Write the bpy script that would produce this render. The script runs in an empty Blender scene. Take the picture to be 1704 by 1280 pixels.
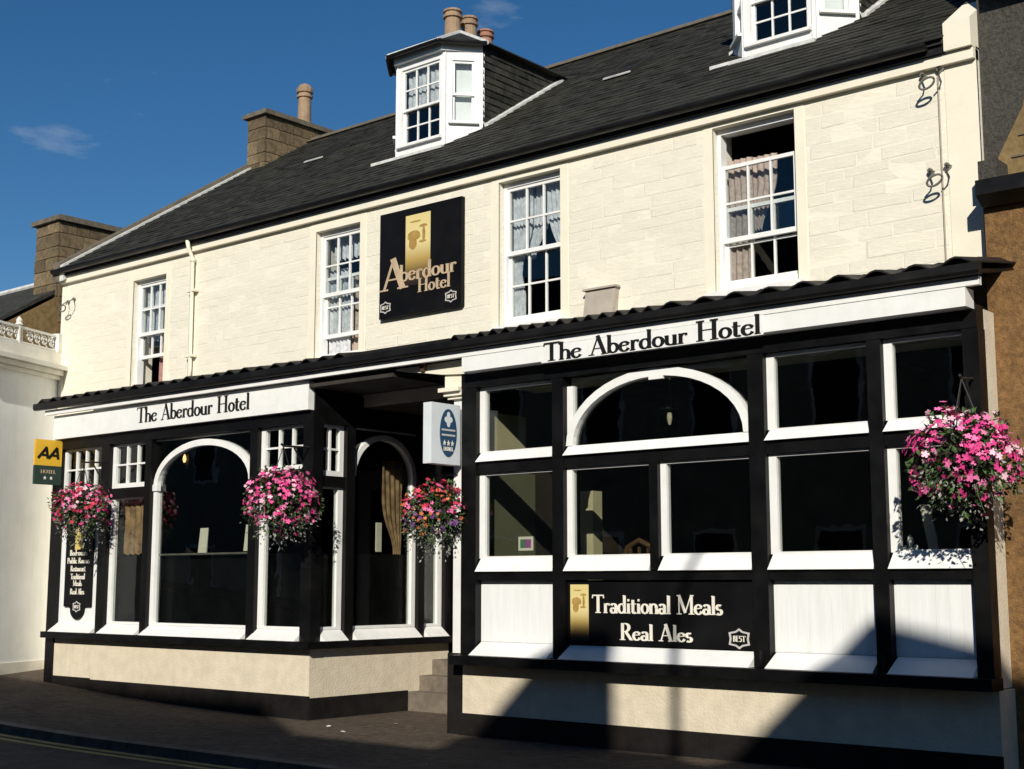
import bpy, math, random
from mathutils import Vector, Matrix
random.seed(7)
S = bpy.context.scene
COL = S.collection
R_ = math.radians

# ------------------------------------------------------------------ camera
cam_d = bpy.data.cameras.new('camera')
cam = bpy.data.objects.new('camera', cam_d); COL.objects.link(cam)
cam_d.sensor_width = 36.0; cam_d.lens = 2300.0/1704*36; cam_d.clip_end = 2000
right = Vector((0.76407888, 0.64512283, 0.0))
down = Vector((-0.09162283, 0.10851743, -0.98986324))
fwd = Vector((-0.63858337, 0.75633359, 0.14202386))
CAM = Vector((0.0, -10.0, 1.6))
cam.matrix_world = Matrix(((right.x, -down.x, -fwd.x, CAM.x), (right.y, -down.y, -fwd.y, CAM.y),
                           (right.z, -down.z, -fwd.z, CAM.z), (0, 0, 0, 1)))
S.camera = cam
def project(p):
    d = Vector(p) - CAM
    z = d.dot(fwd)
    return (852 + 2300*d.dot(right)/z, 640 + 2300*d.dot(down)/z, z)

# ------------------------------------------------------------------ sky, sun, exposure
AZ, EL = R_(32), R_(26.5)
sun_dir = Vector((math.sin(AZ)*math.cos(EL), -math.cos(AZ)*math.cos(EL), math.sin(EL)))
W = bpy.data.worlds.new('World'); S.world = W; W.use_nodes = True
wn = W.node_tree.nodes; wl = W.node_tree.links; wn.clear()
sky = wn.new('ShaderNodeTexSky'); sky.sky_type = 'NISHITA'; sky.sun_disc = False
sky.sun_elevation = EL; sky.sun_rotation = math.atan2(sun_dir.x, sun_dir.y)
sky.altitude = 1200; sky.air_density = 1.0; sky.dust_density = 0.15; sky.ozone_density = 3.0
bg = wn.new('ShaderNodeBackground'); bg.inputs['Strength'].default_value = 0.085
# a few faint high wisps of cloud, all over the sky
tc = wn.new('ShaderNodeTexCoord'); mp = wn.new('ShaderNodeMapping'); mp.inputs['Scale'].default_value = (2.2, 2.2, 7.0); mp.inputs['Location'].default_value = (5.5, 0.3, 1.7)
nz = wn.new('ShaderNodeTexNoise'); nz.inputs['Scale'].default_value = 2.6; nz.inputs['Detail'].default_value = 7
nz.inputs['Roughness'].default_value = 0.6
rp = wn.new('ShaderNodeValToRGB'); rp.color_ramp.elements[0].position = 0.64; rp.color_ramp.elements[1].position = 0.86
rp.color_ramp.elements[1].color = (0.5, 0.5, 0.5, 1)
mx = wn.new('ShaderNodeMixRGB'); mx.inputs['Color2'].default_value = (6.5, 7.0, 7.6, 1)
wo = wn.new('ShaderNodeOutputWorld')
wl.new(tc.outputs['Generated'], mp.inputs['Vector']); wl.new(mp.outputs['Vector'], nz.inputs['Vector'])
wl.new(nz.outputs['Fac'], rp.inputs['Fac']); wl.new(rp.outputs['Color'], mx.inputs['Fac'])
hsv = wn.new('ShaderNodeHueSaturation'); hsv.inputs['Saturation'].default_value = 1.27; hsv.inputs['Value'].default_value = 0.84
wl.new(sky.outputs['Color'], hsv.inputs['Color']); wl.new(hsv.outputs['Color'], mx.inputs['Color1']); wl.new(mx.outputs['Color'], bg.inputs['Color'])
wl.new(bg.outputs['Background'], wo.inputs['Surface'])
sl = bpy.data.lights.new('sun', 'SUN'); sl.energy = 4.9; sl.angle = R_(0.53); sl.color = (1.0, 0.945, 0.84)
so = bpy.data.objects.new('sun', sl); COL.objects.link(so)
so.rotation_euler = sun_dir.to_track_quat('Z', 'Y').to_euler(); so.location = (8, -20, 20)
S.view_settings.view_transform = 'Standard'; S.view_settings.look = 'None'
S.view_settings.exposure = 0.0; S.view_settings.gamma = 1.0

# ------------------------------------------------------------------ materials
MATS = {}
def mat(name, col, rough=0.7, var=0.12, scale=6.0, bump=0.15, bscale=40.0, stain=0.0, stcol=None, metal=0.0, rand=0.0, spec=0.4, detail=6, bdist=0.01, stretch=(1,1,1), em=None, streak=0.0):
    m = bpy.data.materials.new(name); m.use_nodes = True
    n, l = m.node_tree.nodes, m.node_tree.links
    b = n['Principled BSDF']; b.inputs['Roughness'].default_value = rough; b.inputs['Metallic'].default_value = metal
    b.inputs['Specular IOR Level'].default_value = spec
    t = n.new('ShaderNodeTexCoord'); mpp = n.new('ShaderNodeMapping'); mpp.inputs['Scale'].default_value = stretch
    l.new(t.outputs['Object'], mpp.inputs['Vector'])
    a = n.new('ShaderNodeTexNoise'); a.inputs['Scale'].default_value = scale; a.inputs['Detail'].default_value = detail
    l.new(mpp.outputs['Vector'], a.inputs['Vector'])
    r = n.new('ShaderNodeValToRGB'); e = r.color_ramp.elements
    e[0].position, e[1].position = 0.3, 0.7
    e[0].color = tuple(c*(1-var) for c in col)+(1,); e[1].color = tuple(min(1, c*(1+var)) for c in col)+(1,)
    l.new(a.outputs['Fac'], r.inputs['Fac']); out = r.outputs['Color']
    if stain > 0:
        s = n.new('ShaderNodeTexNoise'); s.inputs['Scale'].default_value = 1.3; s.inputs['Detail'].default_value = 8; s.inputs['Roughness'].default_value = 0.65
        l.new(mpp.outputs['Vector'], s.inputs['Vector'])
        sr = n.new('ShaderNodeValToRGB'); sr.color_ramp.elements[0].position = 0.48; sr.color_ramp.elements[1].position = 0.72
        sr.color_ramp.elements[1].color = (stain, stain, stain, 1)
        l.new(s.outputs['Fac'], sr.inputs['Fac'])
        mm = n.new('ShaderNodeMixRGB'); mm.inputs['Color2'].default_value = tuple(stcol or [c*0.4 for c in col])+(1,)
        l.new(sr.outputs['Color'], mm.inputs['Fac']); l.new(out, mm.inputs['Color1']); out = mm.outputs['Color']
    if rand > 0:
        oi = n.new('ShaderNodeObjectInfo'); ge = n.new('ShaderNodeNewGeometry')
        ad = n.new('ShaderNodeMath'); ad.operation = 'ADD'
        l.new(oi.outputs['Random'], ad.inputs[0]); l.new(ge.outputs['Random Per Island'], ad.inputs[1])
        fr = n.new('ShaderNodeMath'); fr.operation = 'FRACT'; l.new(ad.outputs[0], fr.inputs[0])
        mr = n.new('ShaderNodeMapRange'); mr.inputs['To Min'].default_value = 1-rand; mr.inputs['To Max'].default_value = 1+rand
        l.new(fr.outputs[0], mr.inputs['Value'])
        hs = n.new('ShaderNodeHueSaturation'); l.new(mr.outputs['Result'], hs.inputs['Value']); l.new(out, hs.inputs['Color']); out = hs.outputs['Color']
    l.new(out, b.inputs['Base Color'])
    rv = n.new('ShaderNodeTexNoise'); rv.inputs['Scale'].default_value = 3.5; rv.inputs['Detail'].default_value = 4; l.new(mpp.outputs['Vector'], rv.inputs['Vector'])
    rm = n.new('ShaderNodeMapRange'); rm.inputs['From Min'].default_value = 0.3; rm.inputs['From Max'].default_value = 0.7
    rm.inputs['To Min'].default_value = max(0.05, rough-0.13); rm.inputs['To Max'].default_value = min(1.0, rough+0.15)
    l.new(rv.outputs['Fac'], rm.inputs['Value']); l.new(rm.outputs['Result'], b.inputs['Roughness'])
    if streak > 0:
        sm = n.new('ShaderNodeMapping'); sm.inputs['Scale'].default_value = (7.0, 7.0, 0.55); l.new(t.outputs['Object'], sm.inputs['Vector'])
        sn = n.new('ShaderNodeTexNoise'); sn.inputs['Scale'].default_value = 1.6; sn.inputs['Detail'].default_value = 6; l.new(sm.outputs['Vector'], sn.inputs['Vector'])
        sr2 = n.new('ShaderNodeValToRGB'); sr2.color_ramp.elements[0].position = 0.52; sr2.color_ramp.elements[1].position = 0.78; sr2.color_ramp.elements[1].color = (streak,)*3+(1,)
        l.new(sn.outputs['Fac'], sr2.inputs['Fac'])
        m2 = n.new('ShaderNodeMixRGB'); m2.inputs['Color2'].default_value = tuple(stcol or [c*0.5 for c in col])+(1,)
        l.new(sr2.outputs['Color'], m2.inputs['Fac']); l.new(out, m2.inputs['Color1']); l.new(m2.outputs['Color'], b.inputs['Base Color'])
    if bump > 0:
        bn = n.new('ShaderNodeTexNoise'); bn.inputs['Scale'].default_value = bscale; bn.inputs['Detail'].default_value = 5
        l.new(mpp.outputs['Vector'], bn.inputs['Vector'])
        bp = n.new('ShaderNodeBump'); bp.inputs['Strength'].default_value = bump; bp.inputs['Distance'].default_value = bdist
        l.new(bn.outputs['Fac'], bp.inputs['Height']); l.new(bp.outputs['Normal'], b.inputs['Normal'])
    if em:
        b.inputs['Emission Color'].default_value = tuple(em[:3])+(1,); b.inputs['Emission Strength'].default_value = em[3]
    MATS[name] = m
    return m
def glass(name, tint, ior=1.5, wav=0.02, rough=0.0, block=0.0):
    m = bpy.data.materials.new(name); m.use_nodes = True
    n, l = m.node_tree.nodes, m.node_tree.links; n.clear()
    o = n.new('ShaderNodeOutputMaterial'); tr = n.new('ShaderNodeBsdfTransparent'); tr.inputs['Color'].default_value = tuple(tint)+(1,)
    gl = n.new('ShaderNodeBsdfGlossy'); gl.inputs['Roughness'].default_value = rough
    f = n.new('ShaderNodeFresnel'); ge = n.new('ShaderNodeNewGeometry')
    mr = n.new('ShaderNodeMapRange'); mr.inputs['To Min'].default_value = ior; mr.inputs['To Max'].default_value = 1.0/ior
    l.new(ge.outputs['Backfacing'], mr.inputs['Value']); l.new(mr.outputs['Result'], f.inputs['IOR'])
    t = n.new('ShaderNodeTexCoord'); bn = n.new('ShaderNodeTexNoise'); bn.inputs['Scale'].default_value = 3.0
    l.new(t.outputs['Object'], bn.inputs['Vector'])
    bp = n.new('ShaderNodeBump'); bp.inputs['Strength'].default_value = wav; bp.inputs['Distance'].default_value = 0.1
    l.new(bn.outputs['Fac'], bp.inputs['Height']); l.new(bp.outputs['Normal'], gl.inputs['Normal'])
    x = n.new('ShaderNodeMixShader'); l.new(f.outputs[0], x.inputs[0]); l.new(tr.outputs[0], x.inputs[1]); l.new(gl.outputs[0], x.inputs[2])
    l.new(x.outputs[0], o.inputs['Surface']); MATS[name] = m
    return m
CREAM = (0.81, 0.765, 0.635)
M_wall = mat('cream_masonry_paint', CREAM, 0.8, 0.05, 3, 0.6, 14, stain=0.08, stcol=(0.64, 0.57, 0.45), rand=0.015, bdist=0.010, stretch=(0.6, 1, 2.2), streak=0.22)
M_margin = mat('cream_smooth_paint', (0.82, 0.77, 0.625), 0.7, 0.04, 4, 0.12, 30, stain=0.12, stcol=(0.62, 0.55, 0.42))
M_riser = mat('cream_roughcast', (0.66, 0.58, 0.445), 0.85, 0.08, 8, 0.5, 45, stain=0.25, stcol=(0.50, 0.42, 0.30), bdist=0.01, streak=0.35)
M_white = mat('white_gloss_paint', (0.82, 0.82, 0.80), 0.4, 0.04, 7, 0.12, 26, stain=0.22, stcol=(0.56, 0.53, 0.46), streak=0.15)
M_panel = mat('white_board_paint', (0.80, 0.81, 0.80), 0.5, 0.04, 9, 0.12, 30, stain=0.15, stcol=(0.60, 0.59, 0.54), stretch=(3, 1, 0.3), streak=0.25)
M_black = mat('black_gloss_paint', (0.0045, 0.0045, 0.0048), 0.42, 0.3, 8, 0.08, 24, stain=0.2, stcol=(0.012, 0.011, 0.009), spec=0.22)
M_soffit = mat('dark_soffit_board', (0.035, 0.031, 0.026), 0.7, 0.25, 5, 0.2, 20)
M_plinth = mat('black_plinth_paint', (0.009, 0.0075, 0.007), 0.7, 0.4, 6, 0.4, 30, stain=0.5, stcol=(0.024, 0.018, 0.015), spec=0.2)
M_slate = mat('slate', (0.033, 0.0325, 0.0275), 0.72, 0.4, 9, 0.4, 30, stain=0.45, stcol=(0.050, 0.049, 0.030), rand=0.30, spec=0.15)
M_roofb = mat('roof_sarking', (0.02, 0.02, 0.02), 0.9)
M_lead = mat('lead_flashing', (0.40, 0.41, 0.41), 0.6, 0.2, 10, 0.1, 20)
M_wlead = mat('pale_flashing', (0.60, 0.60, 0.57), 0.6, 0.2, 10, 0.1, 20)
M_tile = mat('dark_pantile', (0.010, 0.0085, 0.008), 0.6, 0.5, 9, 0.3, 30, rand=0.35, stain=0.3, stcol=(0.04, 0.03, 0.02))
M_gutter = mat('black_gutter', (0.006, 0.0055, 0.005), 0.45, 0.3, 9, 0.1, 30)
M_stone = mat('weathered_stone', (0.185, 0.135, 0.075), 0.9, 0.35, 7, 0.8, 26, stain=0.6, stcol=(0.06, 0.055, 0.035), rand=0.35, bdist=0.02)
M_mortar = mat('stone_mortar', (0.13, 0.11, 0.08), 0.95, 0.3, 12, 0.5, 30)
M_pot = mat('chimney_clay', (0.30, 0.205, 0.13), 0.85, 0.2, 8, 0.3, 30, stain=0.4, stcol=(0.16, 0.11, 0.08), rand=0.15)
M_pot2 = mat('red_chimney_clay', (0.31, 0.155, 0.105), 0.85, 0.2, 8, 0.3, 30, stain=0.4, stcol=(0.16, 0.09, 0.07))
M_brown = mat('brown_roughcast', (0.185, 0.100, 0.036), 0.95, 0.35, 24, 0.9, 60, stain=0.35, stcol=(0.10, 0.058, 0.026), bdist=0.012, streak=0.3)
M_harl = mat('grey_harl', (0.055, 0.051, 0.043), 0.95, 0.4, 40, 0.9, 60, stain=0.3, stcol=(0.05, 0.05, 0.035), bdist=0.012)
M_sand = mat('sandstone', (0.20, 0.135, 0.055), 0.9, 0.3, 12, 0.5, 30, stain=0.5, stcol=(0.09, 0.07, 0.035))
M_nwhite = mat('white_masonry_paint', (0.86, 0.87, 0.86), 0.8, 0.04, 3, 0.2, 30, stain=0.25, stcol=(0.60, 0.60, 0.55), streak=0.3)
M_ncorn = mat('cream_stone_paint', (0.76, 0.74, 0.66), 0.75, 0.08, 6, 0.2, 30, stain=0.3, stcol=(0.40, 0.38, 0.30))
M_iron = mat('white_cast_iron', (0.72, 0.71, 0.66), 0.5, 0.1, 9, 0.1, 30, stain=0.2, stcol=(0.5, 0.42, 0.3))
M_pave = mat('pavement_tarmac', (0.105, 0.080, 0.060), 0.9, 0.35, 11, 0.8, 70, stain=0.7, stcol=(0.060, 0.048, 0.038), bdist=0.02, spec=0.2)
M_kerb = mat('kerb_stone', (0.12, 0.10, 0.08), 0.85, 0.25, 9, 0.4, 40, stain=0.5, stcol=(0.07, 0.06, 0.05), rand=0.2)
M_road = mat('asphalt', (0.062, 0.053, 0.046), 0.92, 0.3, 16, 0.7, 90, stain=0.6, stcol=(0.038, 0.034, 0.030), spec=0.2)
M_yel = mat('yellow_road_paint', (0.42, 0.31, 0.10), 0.8, 0.3, 25, 0.3, 60, stain=0.7, stcol=(0.10, 0.085, 0.05))
M_step = mat('step_stone', (0.16, 0.13, 0.10), 0.9, 0.25, 9, 0.4, 40, stain=0.4, stcol=(0.07, 0.06, 0.05))
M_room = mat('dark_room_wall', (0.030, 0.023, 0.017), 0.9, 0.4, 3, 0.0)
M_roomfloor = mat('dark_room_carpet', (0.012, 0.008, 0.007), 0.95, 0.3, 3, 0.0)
M_roomgreen = mat('olive_room_wall', (0.13, 0.125, 0.075), 0.85, 0.1, 4, 0.0)
M_roomcream = mat('cream_room_wall', (0.50, 0.44, 0.28), 0.85, 0.1, 4, 0.0)
M_wood = mat('brown_wood', (0.085, 0.045, 0.02), 0.5, 0.3, 9, 0.1, 20, stretch=(1, 1, 8))
M_lace = mat('lace_curtain', (0.50, 0.51, 0.53), 0.95, 0.25, 22, 0.3, 40)
M_pinkc = mat('pink_beige_curtain', (0.42, 0.33, 0.28), 0.95, 0.25, 30, 0.2, 40)
M_rosec = mat('rose_curtain', (0.36, 0.19, 0.17), 0.95, 0.25, 30, 0.2, 40)
M_tanc = mat('tan_curtain', (0.30, 0.19, 0.10), 0.95, 0.45, 9, 0.2, 30)
M_card = mat('cream_card', (0.75, 0.70, 0.58), 0.7, 0.05, 9, 0.0)
M_signbk = mat('sign_black', (0.006, 0.0058, 0.0065), 0.45, 0.25, 4, 0.03, 12, spec=0.12, stain=0.3, stcol=(0.014,0.013,0.012))
M_gold = mat('gold_panel', (0.62, 0.47, 0.13), 0.5, 0.16, 7, 0.0)
M_goldp = mat('gold_panel_pale', (0.74, 0.63, 0.30), 0.5, 0.12, 9, 0.0)
M_goldd = mat('gold_panel_dark', (0.30, 0.18, 0.05), 0.5, 0.3, 8, 0.0)
M_goldm = mat('gold_panel_brown', (0.40, 0.25, 0.07), 0.5, 0.2, 14, 0.0)
M_tan = mat('tan_lettering', (0.50, 0.38, 0.25), 0.5, 0.15, 9, 0.0)
M_cream_l = mat('cream_lettering', (0.80, 0.76, 0.66), 0.5, 0.06, 9, 0.0)
M_black_l = mat('black_lettering', (0.010, 0.010, 0.010), 0.4, 0.2, 9, 0.0)
M_grey_l = mat('grey_lettering', (0.52, 0.50, 0.48), 0.5, 0.1, 9, 0.0)
M_aay = mat('sign_yellow', (0.74, 0.44, 0.035), 0.45, 0.05, 6, 0.0)
M_aag = mat('sign_dark_green', (0.022, 0.045, 0.035), 0.45, 0.15, 6, 0.0)
M_box = mat('sign_pale_blue_white', (0.66, 0.70, 0.72), 0.4, 0.04, 6, 0.0)
M_blue = mat('sign_navy', (0.022, 0.065, 0.13), 0.4, 0.1, 6, 0.0)
M_metal = mat('dark_bracket_iron', (0.02, 0.02, 0.02), 0.5, 0.2, 9, 0.1, 30)
M_lampg = mat('lamp_grey_enamel', (0.16, 0.15, 0.13), 0.5, 0.2, 9, 0.05, 30)
M_lampc = mat('lamp_cream_enamel', (0.70, 0.64, 0.50), 0.5, 0.1, 9, 0.05, 30)
M_vent = mat('vent_grey_paint', (0.42, 0.37, 0.31), 0.7, 0.1, 9, 0.1, 30)
M_leaf = mat('basket_leaf', (0.045, 0.085, 0.022), 0.6, 0.4, 9, 0.0, rand=0.5)
M_leafg = mat('silver_trailing_leaf', (0.22, 0.22, 0.20), 0.7, 0.4, 9, 0.0, rand=0.5)
M_pk = [mat('blossom_hot_pink', (0.70, 0.05, 0.24), 0.6, 0.2, 40, 0.0, rand=0.2), mat('blossom_pink', (0.74, 0.16, 0.36), 0.6, 0.2, 40, 0.0, rand=0.2),
        mat('blossom_pale_pink', (0.80, 0.48, 0.58), 0.6, 0.15, 40, 0.0, rand=0.15), mat('blossom_red', (0.52, 0.03, 0.07), 0.6, 0.2, 40, 0.0, rand=0.25),
        mat('blossom_orange', (0.55, 0.15, 0.05), 0.6, 0.2, 40, 0.0, rand=0.25), mat('blossom_purple', (0.16, 0.06, 0.20), 0.6, 0.2, 40, 0.0, rand=0.25),
        mat('blossom_white', (0.75, 0.70, 0.68), 0.6, 0.1, 40, 0.0, rand=0.15)]
M_moss = mat('basket_moss', (0.03, 0.03, 0.018), 0.95, 0.4, 20, 0.4, 40)
M_far = mat('far_house_harl', (0.30, 0.27, 0.22), 0.9, 0.15, 4, 0.3, 40)
M_glass = glass('window_glass', (0.93, 0.95, 0.95), 1.50, 0.015)
M_glassb = glass('bay_glass', (0.87, 0.89, 0.87), 1.52, 0.008)
M_glassl = glass('lamp_glass', (0.8, 0.8, 0.75), 1.4, 0.0)
M_bulb = mat('lit_bulb', (0.9, 0.8, 0.6), 0.5, 0, bump=0, em=(1.0, 0.62, 0.25, 2.2))

# ------------------------------------------------------------------ builders
ORG = {}
class MB:
    def __init__(s, tf=None): s.v = []; s.f = []; s.tf = tf
    def add(s, vs, fs):
        b = len(s.v)
        s.v += [tuple(s.tf(*p)) if s.tf else tuple(p) for p in vs]
        s.f += [tuple(b+i for i in f) for f in fs]
    def hexa(s, p):   # 4 bottom then 4 top
        s.add(p, [(3,2,1,0),(4,5,6,7),(0,1,5,4),(1,2,6,5),(2,3,7,6),(3,0,4,7)])
    def box(s, x0, x1, y0, y1, z0, z1):
        s.hexa([(x0,y0,z0),(x1,y0,z0),(x1,y1,z0),(x0,y1,z0),(x0,y0,z1),(x1,y0,z1),(x1,y1,z1),(x0,y1,z1)])
    def prism_y(s, poly, y0, y1):     # poly in (x,z)
        n = len(poly)
        s.add([(x,y0,z) for x,z in poly]+[(x,y1,z) for x,z in poly],
              [tuple(range(n)), tuple(range(2*n-1,n-1,-1))]+[(i,(i+1)%n+0,(i+1)%n+n,i+n)[::-1] for i in range(n)])
    def prism_x(s, poly, x0, x1):     # poly in (y,z)
        n = len(poly)
        s.add([(x0,y,z) for y,z in poly]+[(x1,y,z) for y,z in poly],
              [tuple(range(n)), tuple(range(2*n-1,n-1,-1))]+[(i,(i+1)%n,(i+1)%n+n,i+n)[::-1] for i in range(n)])
    def prism_z(s, poly, z0, z1):
        n = len(poly)
        s.add([(x,y,z0) for x,y in poly]+[(x,y,z1) for x,y in poly],
              [tuple(range(n))[::-1], tuple(range(n,2*n))]+[(i,(i+1)%n,(i+1)%n+n,i+n) for i in range(n)])
    def tube(s, pts, r, n=8):
        pts = [Vector(p) for p in pts]; rs = r if isinstance(r, (list, tuple)) else [r]*len(pts)
        vs = []; fs = []; up = Vector((0,0,1))
        for i, p in enumerate(pts):
            d = (pts[min(i+1,len(pts)-1)]-pts[max(i-1,0)]).normalized()
            a = d.cross(up)
            if a.length < 1e-3: a = d.cross(Vector((1,0,0)))
            a.normalize(); b = d.cross(a)
            for k in range(n):
                t = 2*math.pi*k/n; vs.append(p+(a*math.cos(t)+b*math.sin(t))*rs[i])
        for i in range(len(pts)-1):
            for k in range(n): fs.append((i*n+k, i*n+(k+1)%n, (i+1)*n+(k+1)%n, (i+1)*n+k))
        fs.append(tuple(range(n))[::-1]); fs.append(tuple(range((len(pts)-1)*n, len(pts)*n)))
        s.add(vs, fs)
    def lathe(s, cx, cy, prof, n=14):
        vs = []; fs = []
        for r, z in prof:
            for k in range(n):
                t = 2*math.pi*k/n; vs.append((cx+r*math.cos(t), cy+r*math.sin(t), z))
        for i in range(len(prof)-1):
            for k in range(n): fs.append((i*n+k, i*n+(k+1)%n, (i+1)*n+(k+1)%n, (i+1)*n+k))
        fs.append(tuple(range(n))[::-1]); fs.append(tuple(range((len(prof)-1)*n, len(prof)*n)))
        s.add(vs, fs)
    def frame(s, u0, u1, w0, w1, z0, z1, t, tb=None, tt=None):   # rectangular frame, thickness t
        tb = t if tb is None else tb; tt = t if tt is None else tt
        s.box(u0, u0+t, w0, w1, z0, z1); s.box(u1-t, u1, w0, w1, z0, z1)
        s.box(u0+t, u1-t, w0, w1, z0, z0+tb); s.box(u0+t, u1-t, w0, w1, z1-tt, z1)
    def mesh(s, name, off=(0,0,0)):
        me = bpy.data.meshes.new(name)
        me.from_pydata([(x-off[0], y-off[1], z-off[2]) for x,y,z in s.v], [], s.f); me.update()
        import bmesh
        bm = bmesh.new(); bm.from_mesh(me); bmesh.ops.recalc_face_normals(bm, faces=bm.faces); bm.to_mesh(me); bm.free()
        return me
    def build(s, name, m, parent=None, kind=None, label=None, smooth=False, recalc=True):
        off = ORG.get(parent.name, (0,0,0)) if parent else (0,0,0)
        me = s.mesh(name, off); me.materials.append(m)
        if smooth:
            for p in me.polygons: p.use_smooth = True
        o = bpy.data.objects.new(name, me); COL.objects.link(o)
        if parent: o.parent = parent
        ORG[o.name] = off
        if kind: o['kind'] = kind
        if label: o['label'] = label
        return o
def thing(name, loc, label, cat, group=None):
    o = bpy.data.objects.new(name, None); COL.objects.link(o); o.location = loc; o.empty_display_size = 0.2
    o['label'] = label; o['category'] = cat
    if group: o['group'] = group
    ORG[o.name] = tuple(loc)
    return o
def inst(name, me, parent, loc, rot=(0,0,0), sc=(1,1,1), m=None):
    o = bpy.data.objects.new(name, me); COL.objects.link(o)
    off = ORG.get(parent.name, (0,0,0)); o.parent = parent
    o.location = (loc[0]-off[0], loc[1]-off[1], loc[2]-off[2]); o.rotation_euler = rot; o.scale = sc
    ORG[o.name] = tuple(loc)
    return o
def b1(name, m, parent, *box, tf=None, **k):
    mb = MB(tf); mb.box(*box); return mb.build(name, m, parent, **k)
def facet(ax, ay, bx, by):      # (u along a->b, w outward (right-hand side of travel), z)
    d = Vector((bx-ax, by-ay, 0)); L = d.length; d.normalize(); nrm = Vector((d.y, -d.x, 0))
    return (lambda u, w, z: (ax+d.x*u+nrm.x*w, ay+d.y*u+nrm.y*w, z)), L
def front_tf(y0): return lambda u, w, z: (u, y0-w, z)

# ------------------------------------------------------------------ serif lettering drawn from strokes
def _rib(pts, ws):
    L = []; Rr = []
    for i, p in enumerate(pts):
        a = pts[max(i-1,0)]; b = pts[min(i+1,len(pts)-1)]
        dx, dy = b[0]-a[0], b[1]-a[1]; q = math.hypot(dx, dy) or 1
        nx, ny = -dy/q, dx/q
        L.append((p[0]+nx*ws[i]/2, p[1]+ny*ws[i]/2)); Rr.append((p[0]-nx*ws[i]/2, p[1]-ny*ws[i]/2))
    return [(L[i], L[i+1], Rr[i+1], Rr[i]) for i in range(len(pts)-1)]
TK, TN = 0.175, 0.075
def ln(a, b, w): return _rib([a, b], [w, w])
def st(x, y0, y1, w=TK): return ln((x, y0), (x, y1), w)
def sf(x, y, l=0.30, h=0.05): return ln((x-l/2, y+(h/2 if y < .5 else -h/2)), (x+l/2, y+(h/2 if y < .5 else -h/2)), h)
def bowl(cx, cy, rx, ry, a0=0, a1=360, tk=TK, tn=TN, n=14):
    P = []; Wd = []
    for i in range(n+1):
        a = math.radians(a0+(a1-a0)*i/n); P.append((cx+rx*math.cos(a), cy+ry*math.sin(a))); Wd.append(tn+(tk-tn)*abs(math.cos(a))**1.3)
    return _rib(P, Wd)
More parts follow.
